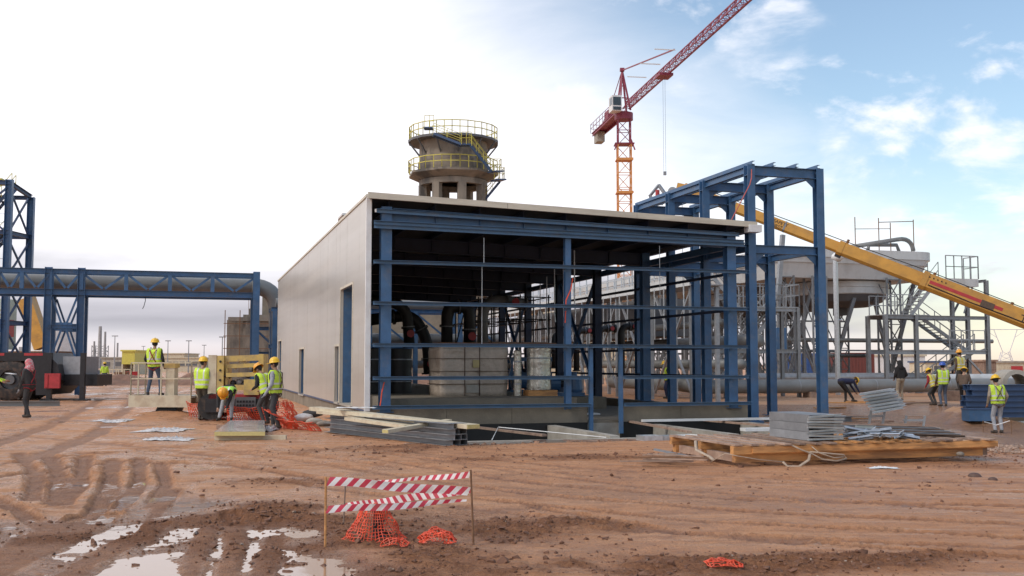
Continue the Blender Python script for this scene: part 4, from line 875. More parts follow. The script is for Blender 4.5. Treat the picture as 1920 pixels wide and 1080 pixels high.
def grey_stairs():
    # stair tower at the right end of the condenser
    o = hp(1660, 711, 23.5); root = empty('stair_tower', hw(o.x, o.y, 0), ROT, 'galvanised stair tower with two flights beside the grey condenser', 'stairs'); g = M['galv_dk']
    def Q(px, py, b): p = hp(px, py, b); return Vector((p.x-o.x, p.y-o.y, p.z))
    xa, xb, xc = Q(1660, 600, 23.5).x, Q(1717, 600, 23.5).x, Q(1851, 600, 23.5).x; z1, z2, z3 = Q(1700, 657, 23.5).z, Q(1700, 591, 23.5).z, Q(1851, 526, 23.5).z
    xm = Q(1788, 600, 25.).x
    for x, y, z in ((xa, 0, z2), (xb, 0, z2), (xc, 0, z3), (xm, 1.6, z3-.2), (xa, 1.6, z2), (xc, 1.6, z3)):
        m = MB(); m.ib((x, y, 0), (x, y, z), .2, .2, .015, .01, (0, 1, 0)); m.build('post', g, root)
    for z in (z1, z2):
        for y in (0, 1.6): m = MB(); m.ib((xa, y, z-.1), (xc, y, z-.1), .12, .2); m.build('beam', g, root)
    for x0, x1, z in ((xa, xb+.9, z2), (xb, xc, z1)): m = MB(); m.box(x0, x1, 0, 1.6, z, z+.04); m.build('landing', M['grey'], root)
    m = MB(); m.ib((xm, 1.6, z3-.12), (xc, 1.6, z3-.02), .1, .16); m.ib((xc, 0, z3-.02), (xc, 1.6, z3-.02), .1, .16); m.build('top_beam', g, root)
    for p, q in (((xc, 0, .6), (xm-.3, 0, z1-.5)), ((xc, 0, z1+.1), (xm, 1.6, z1-.6)), ((xc-.1, .8, z3-.1), (xm+.2, .8, z2+.2)), ((xm, 1.6, z2+.1), (xc, 1.6, z3-.3))): m = MB(); m.ang(p, q, .1, .01); m.build('brace', M['galv_dk'], root)
    stair(root, (xb+.1, .5, 0), (xm+.2, .5, z1), .9, (0, 1, 0), g, 13); stair(root, (xc-.9, 1.1, z1), (xb+.7, 1.1, z2), .9, (0, 1, 0), g, 13)
    stair(root, (xb-.2, .6, z2), (xb+1.7, .6, z2+2.1), .9, (0, 1, 0), g, 10)
    rail(root, [(xb+2.2, 0, z1+.04), (xc-.2, 0, z1+.04)], g, 1.1, .7); rail(root, [(xa+.1, -.02, z2+.04), (xb-.3, -.02, z2+.04)], g, 1.1, .5); rail(root, [(xa+.1, 1.58, z2+.04), (xb, 1.58, z2+.04)], g, 1.1, .5)
    m = MB(); m.box(xm-1.4, xm+.8, .3, 1.5, z3-.35, z3+.1); m.build('upper_landing', M['grey_lt'], root)
    rail(root, [(xm-1.4, .3, z3+.1), (xm+.8, .3, z3+.1), (xm+.8, 1.5, z3+.1)], g, 1.3, .6, .03)
    # small tower seen between the frame posts
    o2 = hp(1465, 715, 19); r2 = empty('access_tower', hw(o2.x, o2.y, 0), ROT, 'small galvanised access tower with railed platform between the tall frame posts', 'stairs')
    def Q2(px, py): p = hp(px, py, 19); return p.x-o2.x, p.z
    zt = Q2(1465, 577)[1]; x0, x1 = Q2(1330, 600)[0], Q2(1496, 600)[0]
    for x in (x0, x0*.45, x1):
        for y in (0, 1.5): m = MB(); m.ib((x, y, 0), (x, y, zt), .16, .16, .012, .01, (0, 1, 0)); m.build('post', g, r2)
    for z in (zt, Q2(1465, 655)[1]):
        for y in (0, 1.5): m = MB(); m.ib((x0, y, z-.09), (x1, y, z-.09), .1, .18); m.build('beam', g, r2)
    m = MB(); m.box(x0*.45, x1+.1, 0, 1.5, zt, zt+.05); m.build('platform', M['grey'], r2)
    rail(r2, [(x0*.45, 0, zt+.05), (x1*.2, 0, zt+.05)], g, 1.1, .6); rail(r2, [(x1*.35, 0, zt+.05), (x1+.1, 0, zt+.05), (x1+.1, 1.5, zt+.05), (x0*.45, 1.5, zt+.05)], g, 1.1, .6)
    stair(r2, (x0*.5-.1, .7, zt-2.2), (x1*.1, .7, zt), .9, (0, 1, 0), g, 11); stair(r2, (x0*1.05, .7, .1), (x0*.5, .7, zt-2.2), .9, (0, 1, 0), g, 9); stair(r2, (x0*.55, .7, zt), (x0*1.1, .7, zt+2.2), .9, (0, 1, 0), g, 10)
    m = MB(); m.bar((x1*.0, .2, zt+.4), (x1*.35, .2, zt+3.6), .2, .2); m.build('raking_strut', g, r2)
grey_stairs()
def gallery():
    # long walkway running back behind the hall
    root = empty('elevated_walkway', hw(15.8, 14, 0), ROT, 'long elevated walkway with pale railing seen through the hall', 'walkway'); g = M['galv']; o = Vector((15.8, 14, 0)); L = 33.
    for k in range(8):
        y0 = k*L/8; y1 = (k+1)*L/8-.05
        MB().box(-.03, .03, y0, y1, 4.92, 5.32).build('kick_panel', M['grey_lt'], root); MB().box(.03, 1.6, y0, y1, 4.95, 5.0).build('deck_grating', M['grey'], root)
        for x in (0, 1.6): rail(root, [(x, y0, 5.3), (x, y1, 5.3)], g, .85, 1.0, .03)
        for x in (.2, 1.4): m = MB(); m.bar((x, y0+.3, 0), (x, y0+.3, 4.92), .16); m.build('post', M['galv_dk'], root)
        for x, xx in ((.2, 1.4), (1.4, .2)):
            m = MB(); m.bar((.2, y0+.3 if x < 1 else y1, 4.8), (.2, y1 if x < 1 else y0+.3, .3), .09); m.build('brace', M['galv_dk'], root)
        
        if k > 1: m = MB(); m.box(1.9, 4.5, y0, y1, 3.0, 4.9); m.build('duct_section', M['grey_dk'], root)
        for q in range(4): m = MB(); m.tube((-.1, y0+q*1.0+.4, 2.7), (-.1, y0+q*1.0+.4, 4.95), .03, 6); m.build('hanger_rod', g, root)
    for x, z, r in ((2.4, 1.6, .22), (3.2, 2.6, .3), (1.9, 3.4, .16)): m = MB(); m.tube((x, 0, z), (x, L, z), r, 14); m.build('duct_pipe', M['pipe'], root, True)
gallery()
def big_pipes():
    def run(px0, px1, b, y, r, label, mt, elbow=False, posts=True):
        p0, p1 = hp(px0, y, b), hp(px1, y, b); root = empty('ground_pipe', hw(p0.x, b, 0), ROT, label, 'pipe'); n = max(1, round((p1.x-p0.x)/4))
        z = p0.z
        for k in range(n):
            x0 = (p1.x-p0.x)*k/n; x1 = (p1.x-p0.x)*(k+1)/n
            s = MB().tube((x0, 0, z), (x1, 0, z), r, 28).build('pipe_length', mt, root, 40); MB().tube((x1-.02, 0, z), (x1+.02, 0, z), r*1.02, 28).build('weld_seam', M['galv_dk'], s)
            if posts: MB().box(x0+.5, x0+.8, -r, r, -.15, z-r*.8).build('sleeper', M['wood_old'], root)
        if elbow:
            MB().path(bez((0, 0, z), (-1.2, 0, z), (-1.4, 1.2, z+.1), 8) + [(-1.7, 3.5, z+.12), (-2.0, 8, z+.12)], r, 24).build('elbow', mt, root, True)
            MB().tube((-.55, .02, z), (-.5, .02, z), r*1.05, 24).build('weld_seam', M['rust'], root)
    run(1345, 2150, 18.5, 725, .33, 'long thick grey pipe lying on sleepers behind the tall frame', M['pipe'], True)
    run(1420, 1780, 24.5, 737 if False else 708, .24, 'darker grey pipe lying behind the long thick pipe', M['galv_dk'], False)
    run(1450, 1860, 27, 637, .12, 'thin raised pipe running under the condenser deck', M['pipe'], False, False)
    run(1750, 2200, 21, 712, .3, 'pale grey pipe farther back at the right edge', M['grey_lt'])
big_pipes()
# ------------------------------------------------------------------ left side: pipe bridge, blue stair tower, machines, far plant
def pipe_bridge():
    B = M['blue']; b0 = 33.5; o = hp(478, 700, b0); root = empty('pipe_bridge', hw(o.x, b0, 0), ROT, 'blue lattice pipe bridge carrying a thick grey pipe across the site road', 'bridge')
    def X(px): return hp(px, 560, b0).x-o.x
    zt = hp(240, 507, b0).z; zb = hp(240, 549, b0).z; w = 2.0; xl, xr = X(-60), 0.
    xs = [X(-40), X(-5), X(40), X(96), X(152), X(236), X(318), X(398), xr]
    for y in (0, w):
        m = MB(); m.ib((xl, y, zt-.12), (xr, y, zt-.12), .22, .24); m.build('top_chord', B, root); m = MB(); m.ib((xl, y, zb-.02), (xr, y, zb-.02), .24, .30); m.build('bottom_chord', B, root)
        for k, (xa, xb) in enumerate(zip(xs[:-1], xs[1:])):
            xm = (xa+xb)/2
            for p, q in (((xa+.1, zt-.25), (xm-.05, zb+.2)), ((xb-.1, zt-.25), (xm+.05, zb+.2))):
                m = MB(); m.bar((p[0], y, p[1]), (q[0], y, q[1]), .1, .12); m.build('diagonal', B, root)
            m = MB(); m.bar((xa, y, zb+.1), (xa, y, zt-.2), .2, .2, (0, 1, 0)); m.build('web_post', B, root)
    m = MB(); m.tube((xl, w/2, (zt+zb)/2-.05), (xr-.2, w/2, (zt+zb)/2-.05), .42, 24); m.build('pipe', M['pipe'], root, 40)
    m = MB(); z = (zt+zb)/2-.05; m.path(bez((-.2, w/2, z), (1.1, w/2, z), (1.2, w/2, z-1.2), 8) + [(1.25, w/2, 2.6), (1.25, w/2, .5)], .46, 24); m.build('pipe_elbow', M['pipe'], root, True)
    xp, xq = X(90), X(152)
    for x in (xp, xq, 0.):
        for y in (0, w): m = MB(); m.ib((x, y, 0), (x, y, zt+.08), .36, .36, .02, .014, (1, 0, 0) if x else (0, 1, 0)); m.build('column', B, root)
    for y in (0, w):
        zz = [zb-.3, (zb*.66), zb*.34, .9]
        for z in zz[1:]: m = MB(); m.ib((xp, y, z), (xq, y, z), .16, .18); m.build('tie_beam', B, root)
        for z0, z1 in zip(zz[:-1], zz[1:]):
            xm = (xp+xq)/2; e = .35
            for p, q in ((((xp+.2), z0 if z0 == zz[0] else z0-.1), (xm-e*.3, z1+.1)), ((xq-.2, z0 if z0 == zz[0] else z0-.1), (xm+e*.3, z1+.1))) if z0 in (zz[0], zz[2]) else (((xm-e*.3, z0-.1), (xp+.2, z1+.1)), ((xm+e*.3, z0-.1), (xq-.2, z1+.1))):
                m = MB(); m.bar((p[0], y, p[1]), (q[0], y, q[1]), .09, .1); m.build('brace', B, root)
        for z in (zz[1], zz[3]): m = MB(); m.box((xp+xq)/2-.42, (xp+xq)/2+.42, y-.03, y+.03, z-.22, z+.22); m.build('gusset_plate', B, root)
    for z in (2.2, 3.6): m = MB(); m.ib((0, w/2, z), (2.0, w/2, z), .16, .2); m.build('side_beam', B, root)
    m = MB(); m.bar((0.1, w/2, 3.5), (1.4, w/2, 2.3), .12); m.bar((0.1, w/2, .4), (1.4, w/2, 2.1), .12); m.build('brace', B, root)
    m = MB(); m.ib((2.0, w/2, 0), (2.0, w/2, 3.7), .2, .2, .015, .01, (0, 1, 0)); m.build('column', B, root)
    m = MB(); x = X(272); m.path([(x, 0, zb-.2), (x+.02, 0, zb-.4), (x-.05, 0, zb-.7), (x-.12, 0, zb-.85)], .02, 5); m.build('loose_cable', M['black_metal'], root)
pipe_bridge()
def blue_tower():
    D = 66.; c = at(6, 700, D); root = empty('blue_stair_tower', (c.x, c.y, 0), R(8), 'tall blue steel stair tower cut by the left edge of the picture', 'tower'); B = M['blue_dk']
    z = lambda y: HC+(HOR-y)/FPX*D
    zt = z(334); W, Dp = 3.4, 2.6
    for x, y in ((0, 0), (-W, 0), (.55, Dp), (-W, Dp)): m = MB(); m.ib((x, y, 0), (x, y, zt - (.7 if y else 0)), .40, .40, .02, .015, (1, 0, 0)); m.build('column', M['blue'], root)
    lv = [1.6, 4.2, 7.0, 9.8, zt-.2]
    for i, q in enumerate(lv):
        for p, r in (((-W, 0), (0, 0)), ((-W, Dp), (.55, Dp)), ((0, 0), (.55, Dp)), ((-W, 0), (-W, Dp))):
            e = .55 if (p[1] and r[1] and q > 10) else 0; m = MB(); m.ib((p[0], p[1], q-e), (r[0], r[1], q-e-(.5 if r == (.55, Dp) and q > 10 and p == (0, 0) else 0)), .2, .26); m.build('beam', B, root)
        m = MB(); m.box(-W+.2, -.2, .2, 1.2, q-.02, q+.06); m.build('landing', M['yellow_rail'] if i else M['galv_dk'], root); _ = rail(root, [(-W+.2, .1, q+.06), (-.2, .1, q+.06)], M['galv'], 1.1, .8, .02) if i < 4 else None
        if i:
            p = lv[i-1]; m = MB(); m.bar((0, .1, p), (.5, Dp-.1, q-.4), .1); m.bar((0.5, Dp-.1, p), (0, .1, q-.4), .1); m.bar((-W, 0, p), (-.1, 0, q-.3), .11); m.bar((-.1, 0, p), (-W, 0, q-.3), .11); m.build('brace', B, root)
            stair(root, (-W+.5, 1.5 if i % 2 else 2.4, p), (-.5, 1.5 if i % 2 else 2.4, q), .8, (0, 1, 0), M['blue_dk'], 11, M['yellow_rail'])
    m = MB(); m.tube((-1.0, -.3, 0), (-1.0, -.3, zt-1), .1, 10); m.build('riser_pipe', M['grey_lt'], root)
    MB().box(-W, -.5, .1, 1.2, zt+.001, zt+.09).build('top_plate', M['yellow_rail'], root)
blue_tower()
def left_crane():
    # heavy crane carrier at the left edge
    g = gp(22, 751); root = empty('crane_carrier', (g.x, g.y, 0), R(4), 'black crane carrier with red trim and huge tyre at the left edge', 'truck'); K = M['black_metal']
    def wheel(x, y, r=.92):
        w = MB().lathe([(.42, -.33), (r*.86, -.34), (r*.97, -.28), (r, -.16), (r, .16), (r*.97, .28), (r*.86, .34), (.42, .33)], (0, 0, 0), 30)
        Mx = Matrix.Translation((x, y, r)) @ Matrix.Rotation(R(90), 4, 'X'); w.v = [tuple(Mx @ Vector(p)) for p in w.v]
        t = w.build('wheel', M['black'], root, 40)
        h = MB().lathe([(.43, -.2), (.43, -.1), (.22, -.12), (.2, -.3), (.01, -.3)], (0, 0, 0), 20); My = Mx
        for sgn in (1, -1): pass
        h.v = [tuple(Mx @ Matrix.Rotation(math.pi, 4, 'X') @ Vector(p)) for p in h.v]; h.build('rim', M['grey_dk'], t, 30)
        tr = MB()
        for k in range(28):
            a = 2*math.pi*k/28; q = Matrix.Rotation(a, 4, 'Z'); tr.box(r*.95, r*1.03, -.05, .05, .02 if k % 2 else -.3, .3 if k % 2 else -.02, Mx @ q)
        tr.build('tread', M['black'], t)
    wheel(0, 0); wheel(-2.5, 0); wheel(0, 2.6)
    # body over the wheel with sloping tail
    m = MB(); pr = [(-5, 1.15), (-5, 2.12), (1.55, 2.12), (2.05, 1.6), (2.2, .9), (1.6, .25), (1.15, .25), (1.1, 1.15), (.8, 1.75), (-.8, 1.75), (-1.1, 1.15)]
    n = len(pr); m.add([(x, -.35, z) for x, z in pr] + [(x, 2.9, z) for x, z in pr], [(i, (i+1) % n, n+(i+1) % n, n+i) for i in range(n)]); m.f.append(tuple(range(n))); m.f.append(tuple(range(2*n-1, n-1, -1))); m.mi += [0, 0]
    m.build('body', K, root)
    for x0, x1 in ((-.9, -.25), (.6, 1.4)): MB().box(x0, x1, -.36, -.352, 1.98, 2.09).build('red_stripe', M['red'], root)
    MB().box(2.1, 3.6, .2, 2.4, .65, 1.15).build('tail_frame', K, root); MB().box(2.05, 3.0, .3, 2.3, 1.15, 1.95).build('engine_cover', M['galv_dk'], root)
    def outrigger(x):
        m = MB(); m.box(x-.1, x+.1, -.45, -.25, .02, 2.1); o = m.build('outrigger', K, root); MB().box(x-.3, x+.3, -.65, -.05, .0, .06).build('foot_plate', K, o)
    outrigger(1.72); outrigger(3.15)
    MB().box(1.6, 2.25, -.62, -.46, .55, 1.2).box(1.62, 1.75, -.65, -.62, .6, 1.15).build('tool_box', M['red'], root)
left_crane()
def far_crane():
    D = 82.; c = at(40, 700, D); r = empty('yellow_crane', (c.x, c.y, 0), 0, 'second crane with short yellow boom behind the pipe bridge legs', 'crane')
    P = lambda x, y: Vector(((x-40)/FPX*D, 0, HC+(HOR-y)/FPX*D))
    m = MB(); a, b = P(46, 560), P(80, 652); m.prof(a, b, [(-.5, -.55), (.5, -.55), (.5, .5), (-.5, .5)]); m.build('boom', M['crane_yellow'], r)
    a, b = P(6, 632), P(17, 600); MB().box(a.x, b.x, -.6, .6, a.z, b.z).build('counter_panel', M['red'], r); a, b = P(-30, 655), P(5, 560); MB().box(a.x, b.x, 0, 2, a.z, b.z).build('cab', mat('pale_green_cab', (.42, .50, .42), .5), r)
    MB().box(-3.5, 3, -.5, 2.4, 1.0, 2.6).build('deck', M['rust'], r)
    for x in (-2.8, -1, 1, 2.4): MB().tube((x, -.6, .6), (x, .1, .6), .6, 18).build('wheel', M['black'], r)
far_crane()
def steel_beam_left():
    k = MB().ib((-1.6, 0, .1), (1.8, 0, .1), .2, .2).build('loose_beam', M['pipe']); p = gp(20, 762); k.location = (p.x, p.y, .0); k.rotation_euler.z = R(6); tag(k, 'grey steel beam lying below the crane carrier tyre', 'beam')
    for i in range(4):
        k = MB().tube((-.9, 0, .09), (.9, 0, .09), .085, 12).build('loose_pipe', M['galv_dk'], None, 40); p = gp(166, 724); k.location = (p.x, p.y+.2*(i % 2)+.02*i, .15*(i//2)+.0); k.rotation_euler.z = R(5)
        tag(k, 'short grey pipe in the little pile beyond the crane carrier', 'pipe', 'small pipe pile by the road')
steel_beam_left()
def raw_building():
    D = 82.; p = at(424, 690, D); root = empty('unfinished_building', (p.x, p.y, 0), R(12), 'unfinished grey concrete building with bare rebar on top behind the pipe bridge', 'building'); z = lambda y: HC+(HOR-y)/FPX*D; cm = M['conc_dk']
    h1, h2 = z(600), z(590)
    MB().box(0, 1.2, 0, 14, 0, h1).build('wall', cm, root); MB().box(1.21, 9, -.3, 14, 0, h2).build('wall', cm, root)
    for x in range(4): m = MB(); m.box(1.4+x*1.9, 1.9+x*1.9, -.42, -.302, 0, h2-.05); m.build('pilaster', cm, root)
    m = MB(); m.box(.1, 9, -.5, -.3, h2-.5, h2-.2); m.build('ledge', cm, root)
    for x in range(5):
        m = MB(); m.box(1.6+x*1.6, 2.2+x*1.6, .4, .9, h2, h2+.5); m.build('column_stub', cm, root)
        m = MB()
        for k in range(6): q = 1.6+x*1.6+.11*k; m.tube((q, .5+.06*(k % 3), h2), (q+random.uniform(-.05, .05), .5+.06*(k % 3), h2+1.9+random.uniform(-.4, .3)), .02, 5)
        m.build('rebar', M['rust'], root)
    m = MB()
    for x in range(9):
        m.bar((-.1+x*1.1, -.9, 0), (-.1+x*1.1, -.9, h2+.3), .06)
    for q in range(5): m.bar((-.2, -.9, .9+q*.95), (8.8, -.9, .9+q*.95), .05)
    m.build('scaffolding', M['rust'], root)
    MB().box(2.6, 6.6, .6, 14, h2, z(541)).build('upper_block', M['conc'], root); MB().box(2.5, 6.7, .5, .6, z(552), z(548)).build('ledge', M['conc_lt'], root)
raw_building()
def far_plant():
    def blk(n, px0, px1, ytop, D, label, cat, mt, dep=12, roof=None, wins=0, group=None, base=0):
        a, b = at(px0, 690, D), at(px1, 690, D); zt = HC+(HOR-ytop)/FPX*D; w = b.x-a.x
        r = empty(n, ((a.x+b.x)/2, D, 0), 0, label, cat, group); MB().box(-w/2, w/2, 0, dep, base, zt).build('wall', mt, r)
        MB().box(-w/2-.2, w/2+.2, -.2, dep+.2, zt, zt+.25).build('roof', roof or mt, r)
        for k in range(wins):
            x = -w/2 + w*(k+.5)/wins; f = MB().box(x-.55, x+.55, -.05, -.002, zt*.45, zt*.75).build('window', M['grey_dk'], r); MB().box(x-.62, x+.62, -.09, -.05, zt*.45-.1, zt*.45).build('sill', M['conc_lt'], f)
        return r
    cr, wh = M['cream'], M['white']
    blk('low_building', 262, 372, 672, 230, 'long low pale building on the skyline behind the man lift', 'building', cr, wins=9)
    blk('low_building', 300, 345, 664, 260, 'small pale building rising above the long low one', 'building', cr, wins=3)
    blk('low_building', 190, 232, 672, 205, 'grey shed beyond the road, beside the yellow gatehouse', 'building', M['conc_lt'], wins=2)
    r = blk('gatehouse', 228, 252, 659, 170, 'yellow gatehouse over the far end of the muddy road', 'gatehouse', M['yellow_rail'], 6, base=1.6)
    for x in (-.95, .95): MB().box(x-.12, x+.12, 0, 6, 0, 1.6).build('post', M['cream'], r)
    blk('low_building', 372, 425, 676, 240, 'dark low shed on the skyline by the unfinished building', 'building', M['conc'])
    blk('beige_workshop', 1000, 1190, 588, 125, 'beige workshop wall seen through the open hall', 'building', cr, 14, wins=4)
    blk('concrete_basin', 690, 905, 553, 92, 'raised concrete basin seen through the far end of the hall', 'basin', M['conc'], 8)
    blk('low_building', 1735, 1830, 680, 150, 'cream site cabin behind the stair tower', 'building', cr, 6, M['blue_dk'], 2)
    blk('low_building', 1868, 2010, 680, 150, 'cream site cabin with a red sign at the right edge', 'building', cr, 6, M['conc_lt'], 0)
    p = at(1907, 691, 149.7); k = MB().box(-.8, .8, -.05, .05, -.35, .35).build('red_sign', M['red']); k.location = p; tag(k, 'plain red sign on the cream cabin at the right edge', 'sign')
    blk('low_building', 1845, 1868, 678, 140, 'grey boarded shed between the two cream cabins', 'shed', M['wood_old'], 5)
    blk('low_building', 1640, 1735, 668, 160, 'white walled building under the condenser deck', 'building', wh, 6, M['cream'], 0)
    def cont(px0, px1, yt, yb, D, mt, label):
        a, b = at(px0, yb, D), at(px1, yb, D); w = b.x-a.x; h = 2.6; r = empty('shipping_container', ((a.x+b.x)/2, D, 0), 0, label, 'container', 'containers behind the condenser')
        MB().box(-w/2, w/2, 0, 2.4, .1, h).build('shell', mt, r); m = MB(); n = int(w/.28)
        for k in range(n): x = -w/2+.1+k*.28; m.box(x, x+.12, -.04, -.001, .2, h-.12)
        m.build('corrugation', mt, r)
        for x in (-w/2, w/2-.12): MB().box(x, x+.12, -.06, -.002, .0, h+.02).build('corner_post', mt, r)
    br = mat('maroon_container', (.17, .05, .04), .6); bl = mat('blue_container', (.05, .12, .32), .6)
    cont(1568, 1640, 655, 705, 92, br, 'maroon shipping container under the condenser deck'); cont(1452, 1540, 668, 705, 96, bl, 'blue shipping container behind the tall frame posts'); cont(1500, 1566, 662, 705, 100, br, 'maroon shipping container beside the blue one')
    # storage tank
    D = 150.; c = at(104, 650, D); r = empty('storage_tank', (c.x, c.y, 0), 0, 'white round storage tank behind the pipe bridge legs', 'tank'); zt = HC+(HOR-615)/FPX*D; MB().lathe([(3.2, 0), (3.2, zt), (3.1, zt+.1), (0.01, zt+.9)], (0, 0, 0), 40).build('shell', wh, r, 30)
    MB().lathe([(3.22, zt-.2), (3.27, zt-.1), (3.22, zt)], (0, 0, 0), 40).build('rim', M['grey_lt'], r)
    for k in range(3): MB().box(-3.7-.5*k, -3.25-.5*k, -1, -.5, zt*.2*k, zt*.2*(k+1)).build('stair_block', M['galv_dk'], r)
    # flare stacks and poles
    D = 420.; c = at(186, 690, D); r = empty('flare_stack', (c.x, c.y, 0), 0, 'twin refinery stack with steelwork far off on the skyline', 'stack')
    for x, y_, rr in ((0, 612, 1.2), (2.0, 622, .8), (-2.2, 640, .7)): MB().tube((x, 0, 0), (x, 0, HC+(HOR-y_)/FPX*D), rr*.75, 12, rr*.5).build('chimney', M['grey'], r)
    lattice(r, (-1, 3, 0), (-1, 3, 9), 5, 4, 2, .25, .15, M['galv_dk'], 'support_frame'); MB().tube((7, 0, 0), (7, 0, 10), .35, 8).build('chimney', M['grey'], r)
    for i, (px, yt, D, w) in enumerate(((214, 631, 190, 'beyond the road near the refinery stack'), (314, 640, 210, 'beyond the worker on the platform'), (353, 640, 200, 'above the long low building'), (382, 648, 260, 'faint and thin by the low shed'), (416, 633, 170, 'just before the unfinished building'), (268, 650, 300, 'smallest one above the pale skyline'))):
        p = at(px, 690, D); h = HC+(HOR-yt)/FPX*D; r = empty('lamp_post', (p.x, p.y, 0), 0, 'tall grey lamp post ' + w, 'lamp post', 'lamp posts on the skyline'); MB().tube((0, 0, 0), (0, 0, h), .12, 8, .07).build('pole', M['galv_dk'], r); MB().box(-.5, .5, -.2, .2, h, h+.16).build('lamp_head', M['galv_dk'], r)
    # pylon on the right
    D = 300.; p = at(1888, 700, D); r = empty('power_pylon', (p.x, p.y, 0), 0, 'faint lattice power pylon at the far right', 'pylon'); h = HC+(HOR-618)/FPX*D; g = mat('hazed_pylon_steel', (.62, .62, .66), .6)  # distance haze put into the steel's colour as a pale tone
    m = MB()
    for s in (-1, 1): m.bar((s*2.6, 0, 0), (s*1.0, 0, h*.45), .16); m.bar((s*1.0, 0, h*.45), (s*3.3, 0, h), .16); m.bar((s*2.6, 1, 0), (s*1., 1, h*.45), .16)
    for k in range(4): t = k/4; m.bar((-2.6+1.6*t, 0, h*.45*t), (2.6-1.6*(t+.25), 0, h*.45*(t+.25)), .1); m.bar((2.6-1.6*t, 0, h*.45*t), (-2.6+1.6*(t+.25), 0, h*.45*(t+.25)), .1)
    m.bar((-6, 0, h), (6, 0, h), .2); m.bar((-6, 0, h), (-2.5, 0, h*.8), .1); m.bar((6, 0, h), (2.5, 0, h*.8), .1); m.build('lattice_frame', g, r)
    # lamp with globe head by the long pipe
    p = hp(1571, 714, 22); w = hw(p.x, 22, 0); h = hp(1571, 487, 22).z; r = empty('globe_lamp', w, 0, 'galvanised post with a white globe lamp before the condenser', 'lamp post'); MB().tube((0, 0, 0), (0, 0, h), .13, 12).build('pole', M['galv'], r); MB().sphere((.12, 0, h+.14), .32, 16, 10, .8).build('globe', M['white'], r, True); MB().tube((0, 0, h*.55), (.3, 0, h*.55), .05, 8).build('bracket', M['galv'], r)
    # berm, scrap and rails along the road
    rng = np.random.default_rng(3)
    bm = bmesh.new(); bmesh.ops.create_grid(bm, x_segments=90, y_segments=14, size=1)
    for v in bm.verts:
        x, y = v.co.x*15-21, v.co.y*3.2+84; e = max(0, 1-v.co.y**2); v.co = Vector((x, y, -.05 + e*(.55+.5*mnoise.noise(Vector((x*.5, y*.5, 3)))*1.6)))
    me = bpy.data.meshes.new('earth_bank'); bm.to_mesh(me); bm.free(); me.shade_smooth(); me.materials.append(mat('bank_soil', (.22, .12, .08), .9, 0, .4, 1.5, .6, 6)); b = bpy.data.objects.new('earth_bank', me); COL.objects.link(b); b['kind'] = 'structure'
    for i, (px, py) in enumerate(((205, 716), (222, 714))):
        p = gp(px, py); r = empty('barrier_rail', (p.x, p.y, 0), R(4-12*i), ('pale yellow site railing beyond the road' if i else 'pale yellow site railing beside the far worker'), 'railing'); rail(r, [(-1.2, 0, 0), (1.2, 0, 0)], M['cream'], 1.1, .6, .04)
    for i, (px, py, w, h, mt, lb) in enumerate(((160, 712, 1.6, .95, 'conc_lt', 'low concrete block beside the bridge leg'), (178, 711, 1.0, .9, 'blue_dk', 'dull blue bin beside the concrete block'), (228, 708, 1.5, .6, 'rust', 'brown scrap skip beyond the road'), (248, 704, 1.6, .5, 'red', 'dusty red skip farther along the road'))):
        p = gp(px, py); r = empty('site_bin', (p.x, p.y, 0), R(5), lb, 'bin'); m = MB(); m.prof((-w/2, 0, 0), (w/2, 0, 0), [(-.35, 0), (.35, 0), (.45, h), (-.45, h)]); m.build('body', M[mt], r); MB().box(-w/2-.04, w/2+.04, -.5, .5, h, h+.06).build('rim', M[mt], r)
far_plant()
# ------------------------------------------------------------------ things on the ground
ORD = ('first', 'second', 'third', 'fourth', 'fifth', 'sixth', 'seventh', 'eighth', 'ninth')
def put(o, p, rz=0., z=None):
    o.location = (p.x, p.y, hz(p.x, p.y) if z is None else z); o.rotation_euler.z = rz; return o
def strands(grid, w, mt, name, parent=None, drop=0.):       # netting: every strand a thin strip of plastic
    m = MB(); nu, nv = len(grid), len(grid[0]); rg = random.Random(4)
    for i in range(nu):
        for j in range(nv):
            for p, q in (((i, j), (i+1, j)), ((i, j), (i, j+1))):
                if q[0] < nu and q[1] < nv and rg.random() > drop: m.prof(grid[p[0]][p[1]], grid[q[0]][q[1]], [(-w/2, -w*.25), (w/2, -w*.25), (w/2, w*.25), (-w/2, w*.25)], (.3, .4, .8), False)
    return m.build(name, mt, parent)
def n1(x, y, s=1., seed=0):
    q = Vector((x*s, y*s, seed*3.7+.5)); return mnoise.noise(q)*.7 + mnoise.noise(q*2.1)*.35
